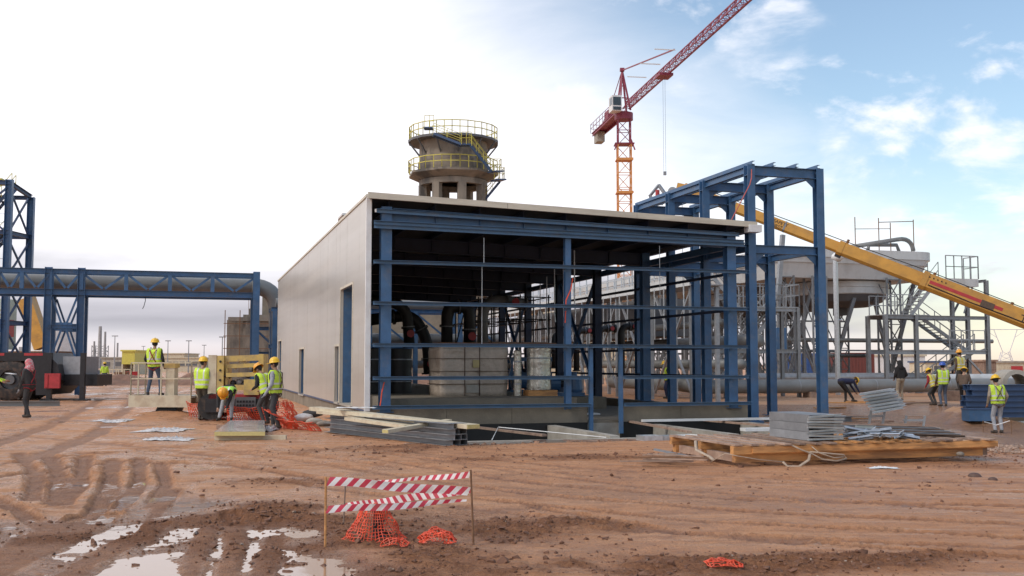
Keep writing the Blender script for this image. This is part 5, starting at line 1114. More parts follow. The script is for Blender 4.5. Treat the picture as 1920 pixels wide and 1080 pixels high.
def boom_lift():
    g = gp(445, 780); g = Vector((at(445, 700, 31.5).x, 31.5, 0)); root = empty('boom_lift', g, R(3), 'faded yellow boom lift with folded arms parked by the hall wall', 'lift'); Y = M['lift_yellow']; K = M['black_metal']
    s = 31.5/FPX
    def P(px, py, y=0.): return Vector(((px-445)*s, y, HC+(HOR-py)*s))
    def bar(n, p, q, w, h, mt=Y): return MB().bar(p, q, w, h).build(n, mt, root)
    def plate(n, x0, x1, y0, y1, d0, d1, mt=Y): a, b = P(x0, y1), P(x1, y0); return MB().box(a.x, b.x, d0, d1, a.z, b.z).build(n, mt, root)
    bar('arm', P(405, 674, -.25), P(497, 670, -.25), .12, .17); bar('arm', P(405, 674, .35), P(497, 670, .35), .12, .17); bar('arm', P(426, 687, -.2), P(494, 684, -.2), .14, .12); bar('arm', P(430, 703, -.35), P(490, 701, -.35), .14, .12); bar('arm', P(432, 726, -.25), P(474, 726, -.25), .14, .16)
    bar('knuckle', P(440, 690, -.1), P(462, 676, -.1), .1, .1, M['cream']); plate('mast_plate', 396, 411, 666, 742, -.35, -.27, M['cream']); plate('mast_plate', 413, 425, 667, 744, -.40, .40); plate('mast_plate', 489, 498, 664, 706, -.45, .35)
    plate('mast_plate', 427, 431, 690, 738, -.3, .3)
    plate('cover', 465, 492, 711, 739, -.62, -.1); plate('turntable', 400, 500, 738, 746, -.5, .8, M['red']); plate('chassis', 395, 500, 746, 771, -.55, .9, K)
    gr = plate('grille', 451, 487, 743, 769, -.64, -.56, M['grey_dk'])
    for i in range(6):
        for j in range(3): a = P(453+i*5.6, 749+j*7); MB().box(a.x, a.x+.055, -.655, -.642, a.z-.06, a.z).build('slot', K, gr)
    for i, (px, py) in enumerate(((440, 718), (452, 716), (461, 721), (472, 690), (480, 692))): a = P(px, py, -.15); MB().sphere(a, .10+.02*(i % 3), 10, 6).build('hydraulic_part', M['galv_dk'] if i % 2 else K, root, True)
    for x in (404, 490):
        for y in (-.35, .75):
            a = P(x, 772, y); MB().tube((a.x, a.y-.15, .38), (a.x, a.y+.15, .38), .38, 20).build('wheel', M['black'], root)
    for px, py in ((419, 678), (419, 694), (419, 712), (416, 731), (494, 676)): a = P(px, py, -.405); MB().tube(a, a-Vector((0, .02, 0)), .035, 8).build('pin', K, root)
    m = MB(); m.path([P(412, 700, -.3), P(436, 708, -.35), P(450, 700, -.3), P(470, 708, -.3), P(486, 690, -.3)], .025, 6); m.build('hose', K, root)
    # work platform on its arm
    b = empty('work_platform', Vector((at(312, 700, 33).x, 33, 0)), R(-4), 'pale yellow work platform with railings held by the boom lift', 'platform'); s2 = 33/FPX
    zf = HC+(HOR-741)*s2; xl, xr = (258-312)*s2, (372-312)*s2
    MB().box(xl, xr, -.5, .55, zf-.06, zf).build('floor', M['galv_dk'], b); MB().box(xl, xr, -.55, -.50, zf-.34, zf+.02).build('side_board', M['cream'], b); MB().box(xl, xr, .55, .6, zf-.3, zf+.02).build('side_board', M['cream'], b); MB().box(xl-.05, xl-.002, -.55, .6, zf-.34, zf+.03).build('side_board', M['cream'], b)
    for y in (-.52, .56): rail(b, [(xl, y, zf), (xr, y, zf)], M['cream'], 1.0, .95, .022)
    for x in (xl, xr): rail(b, [(x, -.52, zf), (x, .56, zf)], M['cream'], 1.0, .55, .022)
    MB().box(.15, .42, -.42, -.12, zf, zf+.85).build('control_box', M['cream'], b); MB().box(.1, .46, -.45, -.1, zf+.85, zf+1.0).build('control_panel', M['lift_yellow'], b)
    MB().bar((xr, 0, zf-.1), (xr+.9, -.3, zf+.25), .18, .2).build('support_arm', M['cream'], b); MB().add([(-.3, -.3, .0), (.35, -.3, .0), (.35, .3, .0), (-.3, .3, .0), (-.15, -.25, zf-.33), (.5, -.25, zf-.33), (.5, .25, zf-.33), (-.15, .25, zf-.33)], [(0, 3, 2, 1), (4, 5, 6, 7), (0, 1, 5, 4), (1, 2, 6, 5), (2, 3, 7, 6), (3, 0, 4, 7)]).build('pedestal', K, b)
    return zf
PLAT_Z = boom_lift()
def netting():
    def fence(pts, h, lean, label, seed, drop=.02, cell=.065):
        P = [Vector(p) for p in pts]; tot = sum((q-p).length for p, q in zip(P[:-1], P[1:])); nu = int(tot/cell); nv = int(h/cell); grid = []
        for i in range(nu+1):
            t = i/nu*tot
            for p, q in zip(P[:-1], P[1:]):
                l = (q-p).length
                if t <= l+1e-6: c = p.lerp(q, t/l); d = (q-p).normalized(); break
                t -= l
            s = Vector((d.y, -d.x, 0)); sag = 1+.28*n1(i*.13, seed, 1, seed); z0 = hz(c.x, c.y)
            grid.append([Vector((c.x, c.y, z0)) + s*(lean*(j/nv)**1.5 + .16*n1(i*.2, j*.25+seed, 1, seed+1)) + Vector((0, 0, .015 + h*sag*j/nv*(1-.1*(j/nv)))) for j in range(nv+1)])
        o = strands(grid, .022, M['orange_net'], 'safety_netting', None, drop); tag(o, label, 'netting', 'orange safety netting')
    def W(px, D): p = at(px, 700, D); return Vector((p.x, D, 0))
    fence([W(358, 32.0), W(398, 31.9), W(428, 31.6)], .5, .3, 'orange safety netting slumped behind the standing worker by the platform', 2)
    fence([W(428, 30.75), W(470, 30.5), W(505, 30.3)], .42, .2, 'orange safety netting low along the front of the boom lift', 5)
    fence([W(520, 28.6), W(545, 28.9), W(560, 30.0)], .6, -.25, 'orange safety netting heaped behind the worker in the grey hood', 8)
    fence([W(536, 26.6), W(560, 26.2), W(606, 25.6)], .24, .3, 'orange safety netting flopped over by the steel channel stack', 11)
    fence([W(534, 27.4), W(548, 26.3), W(566, 26.2)], .5, .5, 'orange safety netting with torn stripes beside the grey hooded worker', 14, .2)
    def heap(px, py, rx, ry, h, label, seed, cell=.034, tilt=0.):
        c = gp(px, py); nu, nv = int(2*rx/cell), int(2*ry/cell*1.7); grid = []
        for i in range(nu+1):
            row = []
            for j in range(nv+1):
                u, v = i/nu*2-1, j/nv*2-1; r2 = u*u+v*v
                x = c.x + rx*u*(1-.12*r2) + .045*n1(i*.33, j*.33, 1, seed); y = c.y + ry*v + .045*n1(i*.3+9, j*.3, 1, seed+1)
                z = hz(x, y) + .02 + h*max(0, 1-.8*r2)*(.55+.75*n1(i*.21, j*.21, 1, seed+2)+.3) + tilt*max(0, -u*.2+v)*.5
                row.append(Vector((x, y, z)))
            grid.append(row)
        return tag(strands(grid, .0105, M['orange_net'], 'safety_netting', None, .08), label, 'netting', 'crumpled orange netting in the foreground')
    heap(742, 1022, .14, .10, .08, 'small crumpled orange net between the two larger ones inside the tape barrier', 21); heap(820, 1016, .19, .17, .12, 'crumpled orange net on the right inside the tape barrier', 25); heap(1356, 1066, .16, .12, .05, 'crumpled orange net lying alone in the foreground mud', 29)
    # upright net thrown over a dark marker pipe
    c = gp(708, 1008); k = empty('marker_pipe', (c.x, c.y+.05, hz(c.x, c.y)-.05), 0, 'dark pipe stub sticking up inside the tape barrier', 'pipe'); MB().lathe([(.055, 0), (.055, .30), (.06, .305), (.06, .33), (.045, .33), (.045, .2)], (0, 0, 0), 18).build('stub', M['dark_pipe'], k, 30); MB().lathe([(.08, .0), (.085, .06), (.056, .08)], (0, 0, 0), 18).build('collar', M['dark_pipe'], k, 30)
    grid = []; nu, nv = 22, 12
    for i in range(nu+1):
        t = -2.75 + i/nu*2.6; row = []
        for j in range(nv+1):
            v = j/nv; r = .30 - .20*v**.8 + .035*n1(i*.4, j*.4, 1, 33); row.append(Vector((c.x-.03+r*math.cos(t)*1.05, c.y+.02+r*math.sin(t)*.8, hz(c.x, c.y)+.01+.31*v+.03*n1(i*.5, j*.2, 1, 35))))
        grid.append(row)
    tag(strands(grid, .0105, M['orange_net'], 'safety_netting', None, .06), 'orange net draped up over the dark pipe stub', 'netting', 'crumpled orange netting in the foreground')
netting()
def tape_barrier():
    s1, s2, s3 = gp(610, 1022), gp(889, 1019), gp(643, 980)
    def stake(p, ytop, r, mt, label, lean=0.):
        top = at(p[1], ytop, p[0].y); h = top.z; o = MB().path([(0, 0, -.15), (top.x-p[0].x, 0, h)], [r, r*.95], 8).build('barrier_stake', mt); o.location = (p[0].x, p[0].y, 0); tag(o, label, 'stake')
        return Vector((top.x, p[0].y, h))
    t1 = stake((s1, 611), 894, .011, M['wood'], 'thin wooden stake on the left holding striped tape'); t2 = stake((s2, 882.5), 881, .010, M['rust'], 'rusty rebar stake on the right holding striped tape'); t3 = stake((s3, 648), 898, .008, M['wood_old'], 'thin far stake at the back of the tape barrier')
    def tape(P, wv, label, n=60, stripe=.105, lean=.5, tw=None):
        m = MB(); P = [Vector(p) for p in P]; seg = [(q-p).length for p, q in zip(P[:-1], P[1:])]; tot = sum(seg)
        def pt(t):
            t = min(max(t, 0), tot)
            for k, l in enumerate(seg):
                if t <= l+1e-9: return P[k].lerp(P[k+1], t/l), k + t/l
                t -= l
            return P[-1], len(seg)
        def wd(f): k = min(int(f), len(wv)-2); return wv[k]+(wv[k+1]-wv[k])*(f-k)
        ns = int(tot/stripe*2); 
        for i in range(ns):
            a, b = i*tot/ns, (i+1)*tot/ns; m.m = i % 2
            for k in range(4):
                u0, u1 = a+(b-a)*k/4, a+(b-a)*(k+1)/4; q = []
                for u in (u0, u1):
                    for v in (-.5, .5):
                        uu = u + lean*wd(pt(u)[1])*v; c, f = pt(uu); w = wd(f); q.append(c + Vector((0, .012*math.sin(uu*9+v), w*v+.006*math.sin(uu*7))))
                m.add([q[0], q[2], q[3], q[1]], [(0, 1, 2, 3)])
        o = m.build('barrier_tape', [M['tape_red'], M['tape_white']]); tag(o, label, 'tape', 'red and white tape on the stakes')
        sm = o.modifiers.new('s', 'SOLIDIFY'); sm.thickness = .0008
    def A(x, y, D): return at(x, y, D)
    d1, d2, d3 = s1.y, s2.y, s3.y
    tape([A(611, 902.5, d1), A(700, 908, d1), A(800, 917, d2), A(883, 922, d2)], [.078, .075, .078, .075], 'upper front strip of red and white tape', lean=.9)
    tape([A(610, 956, d1-.01), A(720, 950, d1), A(800, 944, d2), A(876, 938.5, d2-.02)], [.062, .062, .05, .018], 'lowest strip of red and white tape', lean=.9)
    tape([A(647, 947, d3), A(740, 937.5, (d2+d3)/2), A(885, 919, d2+.03)], [.030, .075, .05], 'middle strip of red and white tape crossing to the right stake', lean=-.8)
    tape([A(648, 905, d3), A(770, 899, (d2+d3)/2), A(883, 889.5, d2+.02)], [.015, .034, .06], 'rear strip of red and white tape rising to the right stake', lean=.9)
tape_barrier()
def channel_stack():
    pl, pr = gp(606, 811), gp(836, 838); d = (pr-pl).normalized(); ang = math.atan2(d.y, d.x); L = (pr-pl).length; mid = (pl+pr)/2
    base = MB().ch((-L/2, 0, .0525), (L/2, 0, .0525), .16, .105, .006); me = None
    for k in range(4):
        for j in range(3):
            if me is None: o = base.build('steel_channel', M['galv_dk']); me = o.data
            else: o = bpy.data.objects.new('steel_channel', me); COL.objects.link(o)
            s = Vector((-d.y, d.x, 0)); e = random.uniform(-.06, .06) if k else 0
            q = mid + s*(.09+j*.165+.004*k) + d*e; o.location = (q.x, q.y, .02+k*.107); o.rotation_euler = (0, 0, ang+random.uniform(-.004, .004))
            tag(o, '%s grey steel channel in the %s of the stack before the hall' % (('front', 'middle', 'rear')[j], ('bottom layer', 'second layer up', 'third layer up', 'top layer')[k]), 'channel', 'stack of long steel channels')
    for t in (-.3, .3): q = mid+d*L*t; o = MB().box(-.3, .35, -.05, .05, -.06, .018).build('bearer_block', M['wood_old']); o.location = (q.x, q.y, 0); o.rotation_euler.z = ang+R(90); tag(o, 'timber bearer under the %s end of the steel channel stack' % ('far' if t < 0 else 'near'), 'timber')
    def strip(p, q, w, h, label):
        p, q = Vector(p), Vector(q); L = (q-p).length; r = empty('panel_strip', p, 0, label, 'panel', 'cream panel strips on the channel stack')
        MB().bar((0, 0, 0), q-p, w, h).build('core', M['panel_edge'], r); up = Vector((0, 0, h/2+.003))
        for s in (-1, 1): MB().bar(up*s, q-p+up*s-(q-p).normalized()*.01, w+.006, .005).build('skin', M['cream'], r)
        f = Vector((0, 0, 0)); dd = (q-p).normalized(); sd_ = Vector((dd.y, -dd.x, 0))*(w/2+.003); MB().bar(sd_, q-p+sd_-dd*.01, .005, h).build('skin', M['cream'], r)
    strip(at(590, 766, 25.7), at(888, 800, 20.9), .30, .075, 'longest cream panel strip lying along the channel stack'); strip(at(655, 785, 24.0), at(768, 800, 22.0), .24, .06, 'shorter cream strip just below the longest one'); strip(at(722, 809, 20.9), at(842, 789, 22.4), .16, .06, 'cream strip jutting out crosswise from the stack'); strip(at(600, 773, 25.2), at(690, 781, 23.9), .2, .05, 'cream strip end at the far side of the stack')
    grid = []; c = at(668, 767, 24.4)
    bm = MB(); n = 14
    for i in range(n+1):
        for j in range(7): bm.v.append((c.x-.45+.9*i/n+.05*n1(i*.5, j*.5, 1, 51), c.y-.18+.06*j, c.z+.03+.05*abs(n1(i*.6, j*.6, 1, 52))))
    bm.f = [(i*7+j, (i+1)*7+j, (i+1)*7+j+1, i*7+j+1) for i in range(n) for j in range(6)]; bm.mi = [0]*len(bm.f); o = bm.build('torn_wrapping', M['white'], None, True); tag(o, 'torn white wrapping lying on top of the cream strips', 'wrapping'); o.modifiers.new('s', 'SOLIDIFY').thickness = .006
channel_stack()
def crumple(px, py, rx, ry, label, seed, mt=None, h=.09):
    c = gp(px, py); n, k = 36, 20; m = MB()
    for i in range(n+1):
        for j in range(k+1):
            u, v = i/n*2-1, j/k*2-1; edge = 1+.4*n1(math.atan2(v, u)*1.5+seed, seed, 1, seed); x, y = c.x+rx*u*edge, c.y+ry*v*edge; e = max(0, 1-(u*u+v*v)*.7)
            m.v.append((x, y, hz(x, y)+.01+h*e*abs(n1(i*.4, j*.45, 1, seed+1))*1.4+.01*e))
    m.f = [(i*(k+1)+j, (i+1)*(k+1)+j, (i+1)*(k+1)+j+1, i*(k+1)+j+1) for i in range(n) for j in range(k)]; m.mi = [0]*len(m.f); o = m.build('plastic_sheet', mt or M['plastic'], None, True); tag(o, label, 'plastic sheet', 'plastic sheets on the mud')
crumple(213, 789, .48, .55, 'crumpled clear plastic sheet farthest out on the muddy road', 3); crumple(305, 808, .55, .6, 'crumpled clear plastic sheet nearest the sawn panel', 6); crumple(318, 825, .5, .4, 'crumpled clear plastic sheet lowest of the three on the mud', 9)
def ground_panel():
    z = .2; a, b = gp(402, 809, z), gp(497, 809, z); c, d = gp(432, 788, z), gp(496, 788, z); r = empty('sandwich_panel', ((a.x+b.x)/2, a.y, 0), 0, 'wet sandwich panel laid flat on timber before the bending worker', 'panel'); o = r.location
    def q(z_): return [Vector((p.x-o.x, p.y-o.y, z_)) for p in (a, b, d, c)]
    m = MB(); m.add(q(z-.09)+q(z-.005), [(3, 2, 1, 0), (4, 5, 6, 7), (0, 1, 5, 4), (1, 2, 6, 5), (2, 3, 7, 6), (3, 0, 4, 7)]); m.build('core', M['panel_edge'], r)
    m = MB(); m.add(q(z-.0045)+q(z), [(3, 2, 1, 0), (4, 5, 6, 7), (0, 1, 5, 4), (1, 2, 6, 5), (2, 3, 7, 6), (3, 0, 4, 7)]); m.build('skin', mat('wet_panel_skin', (.46, .42, .42), .18, .3, .1, 3), r)
    k = MB().box(-.75, .75, -.06, .06, 0, .105).build('bearer_block', M['cream']); k.location = (a.x+.7, a.y+.25, 0); tag(k, 'pale timber under the near end of the wet panel', 'timber'); k = MB().box(-.75, .75, -.06, .06, 0, .105).build('bearer_block', M['wood_old']); k.location = (c.x+.5, c.y-.3, 0); tag(k, 'timber under the far end of the wet panel', 'timber')
    crumple(506, 808, .14, .5, 'scrap of clear plastic hanging by the wet panel', 12, None, .2)
ground_panel()
def pallet():
    o = gp(1376, 877); L, Wd = 4.95, 2.35
    root = empty('timber_pallet', (o.x, o.y, .04), ROT, 'big orange timber pallet platform loaded with steel studs', 'pallet'); wd = M['wood']
    for z0, x0, x1, y0 in ((.03, .06, L-.25, .06), (.16, .0, L-.05, .0)):
        for y in (y0, 1.1, Wd-.14): MB().box(x0, x1, y, y+.11, z0, z0+.125).build('beam', wd, root)
    MB().box(.32, L-.02, -.035, -.002, .18, .275).build('edge_board', wd, root)
    for k in range(9): x = .1+k*.58; MB().box(x, x+.1, .12, Wd-.2, .03, .15).build('bearer', M['wood_old'], root)
    for k in range(18):
        x = .02+k*.275; w = random.uniform(.11, .15); m = MB(); m.box(x, x+w, -.04+random.uniform(-.05, .03), Wd+random.uniform(-.1, .08), .29, .318, Matrix.Rotation(random.uniform(-.012, .012), 4, 'Z')); m.build('plank', M['wood_old'] if k < 7 or k > 12 else wd, root)
    P = lambda x, y, z: Vector((o.x, o.y, 0)) + AV*x + AU*y + Vector((0, 0, z))
    zt = .362
    # stud bundle: three tiers
    b = MB().ch((0, -.62, .07), (0, .62, .07), .1, .135, .004); me = None
    for t in range(3):
        for k in range(5):
            if me is None: q = b.build('steel_stud', M['galv_dk']); me = q.data
            else: q = bpy.data.objects.new('steel_stud', me); COL.objects.link(q)
            q.location = P(1.58+k*.115+random.uniform(-.01, .01), .92, zt+t*.14); q.rotation_euler = (0, 0, ROT+random.uniform(-.01, .01)); tag(q, '%s galvanised stud in the %s tier of the squared bundle on the pallet' % (('leftmost', 'second', 'middle', 'fourth', 'rightmost')[k], ('bottom', 'middle', 'top')[t]), 'stud', 'bundled studs on the pallet')
    for t in range(9):
        q = MB().ch((-.33, 0, 0), (.33, 0, 0), .05, .032, .002).build('steel_stud', M['galv']); q.location = P(1.82, .26-.02*(t % 2), zt+.03+t*.046); q.rotation_euler = (0, random.uniform(-.05, .05), ROT+random.uniform(-.1, .1)); tag(q, '%s thin galvanised strip, counted upward, across the front of the stud bundle' % ORD[t], 'strip', 'thin strips at the bundle front')
    for k in range(26):
        l = random.uniform(.3, .62); x, y = random.uniform(2.4, 3.4), random.uniform(.12, 1.05); z = zt+.03+.18*max(0, 1-abs(x-2.9)/.55)*random.random()
        q = MB().ch((-l/2, 0, 0), (l/2, 0, 0), .06, .05, .003).build('steel_stud', M['galv']); q.location = P(x, y, z); q.rotation_euler = (random.uniform(-.8, .8), random.uniform(-.28, .28), random.uniform(-.2, 1.3)); tag(q, 'short galvanised stud in the tumbled heap on the timber pallet', 'stud', 'tumbled short studs on the pallet')
    for k in range(7):
        q = MB().ch((-.95, 0, 0), (.95, 0, 0), .09, .035, .003).build('steel_strip', M['galv_dk'] if k % 2 else M['wood_old']); q.location = P(3.75+.06*k, .75+.2*k, zt+.03+.012*k); q.rotation_euler = (0, .02, ROT-.42+random.uniform(-.05, .05)); tag(q, '%s slanted %s strip from the front on the far end of the pallet' % (ORD[k], 'grey' if k % 2 else 'brown'), 'strip', 'slanted strips on the pallet')
    # straps
    f = lambda x, z, y=-.06: P(x, y, z)
    def strap(pts, r, label, sq=1.): o_ = MB().path(pts, r, 7, True, sq).build('lashing_strap', M['rope'], None, True); tag(o_, label, 'strap', 'beige straps on the pallet')
    strap([P(1.0, .3, .33), f(.98, .33), f(1.15, .25, -.09), f(1.3, .2, -.1), f(1.5, .1, -.1), f(1.75, .07, -.12), f(1.95, .1, -.1), f(1.9, .16, -.1), f(1.6, .19, -.1), f(1.3, .22, -.09)], .014, 'thick loop of beige strap hanging off the pallet front')
    strap([f(1.3, .22, -.08), f(1.25, .1, -.12), f(1.05, .0, -.15), f(.85, .01, -.15), f(.8, .08, -.1)], .026, 'knotted end of the beige strap trailing in the mud', .6)
    strap([f(.8, .08, -.1), f(.4, .12, -.06), f(.0, .19, -.08), P(-.12, .05, .22), P(-.25, .3, .06)], .007, 'thin beige strap running along the pallet front'); strap([P(-.1, 1.1, .34), P(-.14, 1.0, .2), P(-.1, .6, .12), P(-.2, .3, .1)], .028, 'grey beige strap hanging at the pallet corner', .5)
    strap([f(1.35, .3, -.05), f(1.45, .2, -.11), f(1.7, .12, -.14), f(1.88, .13, -.12)], .009, 'second thinner beige loop on the pallet front')
    for k in range(11):
        p = gp(1262+random.uniform(-35, 45), 872+random.uniform(-10, 8)); l = random.uniform(.5, 1.2); q = MB().bar((-l/2, 0, .02), (l/2, 0, .02+random.uniform(0, .05)), random.uniform(.02, .07), .02).build('scrap_lath', M['wood_old'] if k % 3 else M['rust']); put(q, p, random.uniform(-.7, -.1)); q.location.z += .012*k; tag(q, 'dark wooden lath in the scrap heap left of the pallet', 'lath', 'scrap laths by the pallet')
    p = gp(1265, 868); q = MB().bar((-.35, 0, .2), (.3, 0, .1), .06, .03).build('steel_strip', M['galv_dk']); put(q, p, -.5); tag(q, 'bent grey strip lying on the scrap laths', 'strip')
    for i, (px, py, mt, lb) in enumerate(((1218, 826, 'galv', 'shallow metal tray nearest the pit edge'), (1252, 825, 'galv', 'shallow metal tray in the middle of the three by the pallet'), (1290, 824, 'white', 'pale metal tray against the pallet corner'))):
        p = gp(px, py); r = empty('metal_tray', (p.x, p.y, hz(p.x, p.y)), ROT+.1*i, lb, 'tray'); MB().box(-.22, .22, -.2, .2, 0, .02).build('tray_base', M[mt], r)
        for a_ in ((-.22, -.205, -.2, .2), (.205, .22, -.2, .2), (-.205, .205, -.2, -.185), (-.205, .205, .185, .2)): MB().box(*a_, .02, .11).build('tray_side', M[mt], r)
    p = gp(1620, 880); crumple(1655, 878, .22, .10, 'scrap of white plastic on the mud before the pallet', 15, M['white'], .03)
    for px, py, s_, lb in ((1795, 847, .07, 'loose stone wedged against the pallet front'), (1828, 893, .1, 'largest dark clod on the wet mud right of the pallet'), (1862, 899, .07, 'small dark clod beside the largest one')):
        p = gp(px, py) if py > 850 else P(4.1, -.12, .12); m = MB().sphere((0, 0, 0), s_, 10, 7, .6); m.v = [(x*(1+.3*n1(x*9, y*9+z*7, 1, 3)), y*(1+.3*n1(y*9, z*9, 1, 5)), z) for x, y, z in m.v]; q = m.build('stone', M['conc_dk'] if py < 850 else mat('wet_clod', (.10, .055, .04), .6, 0, .3, 9, .5), None, True); q.location = (p.x, p.y, (hz(p.x, p.y) if py > 850 else p.z)); tag(q, lb, 'stone')
pallet()
def right_yard():
    def pt(px, D): q = at(px, 700, D); return Vector((q.x, D, 0))
    # galvanised bundle on trestles
    c = pt(1645, 28.5); me = None; zb = hz(c.x, c.y)
    for s, (px, D) in enumerate(((1639, 28.0), (1709, 28.6))):
        q = pt(px, D); z0 = hz(q.x, q.y); r = empty('steel_trestle', (q.x, q.y, z0), R(-6), 'galvanised H shaped trestle %s' % ('holding the tilted bundle of profiles' if s == 0 else 'standing empty right of the profile bundle'), 'trestle')
        for x in (-.17, .17): MB().bar((x*(1.0 if s == 0 else 1.4)-.05, 0, 0), (x*(1.0 if s == 0 else 1.4)+.08, 0, .72), .07, .05).build('upright', M['galv_dk'], r)
        for z in (.18, .6 if s else .55): MB().bar((-.17*(1.4 if s else 1), 0, z), (.24*(1.2 if s else 1), 0, z), .05, .05).build('rung', M['galv_dk'], r)
    for k in range(13):
        q = MB().ch((-.42, 0, 0), (.42, 0, .09), .10, .055, .004).build('steel_profile', M['galv']); row, colm = divmod(k, 2)
        p = at(1642+row*4.0+colm*8, 738+row*5.6, 27.6+colm*.12); q.location = p; q.rotation_euler = (0, -.04, .12+random.uniform(-.03, .03)); tag(q, '%s galvanised profile in the %s row down of the tilted bundle on the trestle' % (('left', 'right')[colm], ORD[row]), 'profile', 'tilted profile bundle')
    # blue steel sections stacked at the right edge
    c = pt(1876, 36.5); z0 = hz(c.x, c.y)
    for k in range(6):
        for j in range(3):
            q = MB().ib((-1.2, 0, .09), (1.9, 0, .09), .16, .18, .014, .01).build('blue_section', M['blue_dk']); q.location = (c.x+random.uniform(-.08, .08)+(.0 if k < 4 else .1), c.y+j*.2, z0+k*.185); q.rotation_euler.z = R(3)+random.uniform(-.01, .01); tag(q, '%s dark blue section in the %s of the stack at the right edge' % (('front', 'middle', 'rear')[j], ('bottom layer', 'second layer up', 'third layer up', 'fourth layer up', 'fifth layer up', 'top layer')[k]), 'section', 'stack of blue sections')
    q = pt(1832, 35.6); r = empty('blue_crate', (q.x, q.y, hz(q.x, q.y)), R(5), 'small blue steel crate before the blue sections', 'crate'); MB().box(-.45, .45, -.25, .25, .05, .42).build('body', M['blue'], r); MB().box(-.47, .47, -.27, .27, .42, .46).build('lid', M['blue_dk'], r)
    q = pt(1895, 38.5); r = empty('concrete_pipe', (q.x, q.y, hz(q.x, q.y)), R(80), 'short wide concrete ring behind the blue sections at the edge', 'pipe'); MB().lathe([(.35, -.8), (.5, -.8), (.5, .8), (.35, .8), (.35, -.8)], (0, 0, 0), 28, Matrix.Rotation(R(90), 3, 'Y')).build('ring', M['conc_lt'], r, 30); r.location.z += 1.35
    MB().box(-.7, .7, -.3, .3, -1.3, -.49).build('support_block', M['conc'], r)
    # boards, beams and formwork
    for k in range(20):
        px = random.uniform(1545, 1740); D = random.uniform(33, 45); q = pt(px, D); l = random.uniform(.8, 2.2); o = MB().box(-l/2, l/2, -.07, .07, .0, .04).build('loose_plank', M['wood_old'] if k % 3 else M['wood']); put(o, q, random.uniform(-.5, .6)); o.location.z += .02; tag(o, 'weathered plank lying on the bare ground before the long pipe', 'plank', 'planks scattered in the yard')
    for i, (a, b, z) in enumerate(((11.6, -.9, .12), (12.2, -1.3, .1), (12.5, -.6, .13))):
        o = MB().ib((-.95, 0, .08), (.95, 0, .08), .12, .15).build('loose_beam', M['grey_dk'] if i < 2 else M['galv']); q = hw(a, b); o.location = (q.x, q.y, hz(q.x, q.y)+.02); o.rotation_euler.z = ROT+.06*i; tag(o, ('dark beam lying by the foot of the tall frame', 'second dark beam nearer the camera by the tall frame foot', 'pale steel beam lying by the tall frame foot')[i], 'beam')
    q = gp(1490, 778); crumple(1490, 777, .7, .35, 'heap of pale sheeting between the tall frame posts', 18, M['conc_lt'], .12)
    for i, (p, e, lb) in enumerate((((1650, 29), (1835, 26.0), 'long low formwork board edging the trench on the right'), ((1770, 27.6), (1836, 26.1), 'dark formwork board closing the trench corner'), ((1560, 24.5), (1720, 25.0), 'brown board lying before the trestles'))):
        a, b = pt(*p), pt(*e); z = hz((a.x+b.x)/2, (a.y+b.y)/2); o = MB().bar((0, 0, .15), (b.x-a.x, b.y-a.y, .15), .05, .3).build('formwork_board', (M['conc_lt'], M['pit_black'], M['wood_old'])[i]); o.location = (a.x, a.y, z); tag(o, lb, 'board')
    # tape tied round the right worker's knees is a marking tape in front of him
    a, b, c_ = at(1846, 791, 32.4), at(1868, 797, 32.4), at(1893, 789, 32.4); o = MB().path([a, b, c_], .025, 6, True, .5).build('marking_tape', M['tape_white']); tag(o, 'white marking tape sagging at the knees of the rightmost worker', 'tape')
    for x, w in ((1843, 'left'), (1896, 'right')): p = at(x, 790, 32.4); z = hz(p.x, p.y); o = MB().tube((p.x, p.y, z-.05), (p.x, p.y, p.z+.02), .012, 6).build('marking_peg', M['rust']); tag(o, 'thin peg holding the %s end of the white marking tape' % w, 'peg')
    # stones in the rubble on the right
    rng = np.random.default_rng(9); m = MB()
    for k in range(700):
        px, py = rng.uniform(1740, 2000), rng.uniform(818, 850); p = gp(px, py); z = hz(p.x, p.y); s = rng.uniform(.015, .06); n0 = len(m.v); m.sphere((p.x, p.y, z+s*.3), s, 6, 4, .7); m.v[n0:] = [(x+rng.normal(0, s*.15), y+rng.normal(0, s*.15), q+rng.normal(0, s*.1)) for x, y, q in m.v[n0:]]
    o = m.build('rubble', mat('pale_rubble', (.36, .25, .19), .9, 0, .4, 3), None, False); tag(o, 'pale rubble strewn on the ground behind the pallet end', 'rubble', kind='stuff')
    # rubble and bags along the hall's left wall
    for i, (px, D, s, mt, lb) in enumerate(((572, 29.5, .2, 'plastic', 'grey sack slumped at the foot of the hall wall'), (590, 28.6, .16, 'conc_lt', 'pale rubble lump by the hall wall near the netting'), (586, 30.4, .22, 'c_dkgrey', 'dark sack slumped beside the netting and hall wall'), (610, 27.9, .15, 'conc_dk', 'dark lump of earth at the corner of the hall wall'))):
        q = pt(px, D); m_ = MB().sphere((0, 0, .5*s), s, 14, 9, .6); m_.v = [(x*(1.5+.5*n1(x*6, y*6, 1, i)), y*(1+.4*n1(z*6, y*6, 1, i)), z*(1+.3*n1(x*8, i, 1, 4))) for x, y, z in m_.v]; o = m_.build('sack' if 'sack' in lb else 'rubble_lump', M[mt], None, True); put(o, q); tag(o, lb, 'sack' if 'sack' in lb else 'rubble')
    # timber on the hall roof
    r = empty('timber_stack', hw(.25, 5.6, 5.935), ROT, 'small stack of timber and board on the hall roof edge', 'timber')
    for k in range(3): MB().box(-.3, .3, -.5+.02*k, .5, .0+k*.075, .065+k*.075).build('board', M['wood_old'] if k < 2 else M['white'], r)
right_yard()
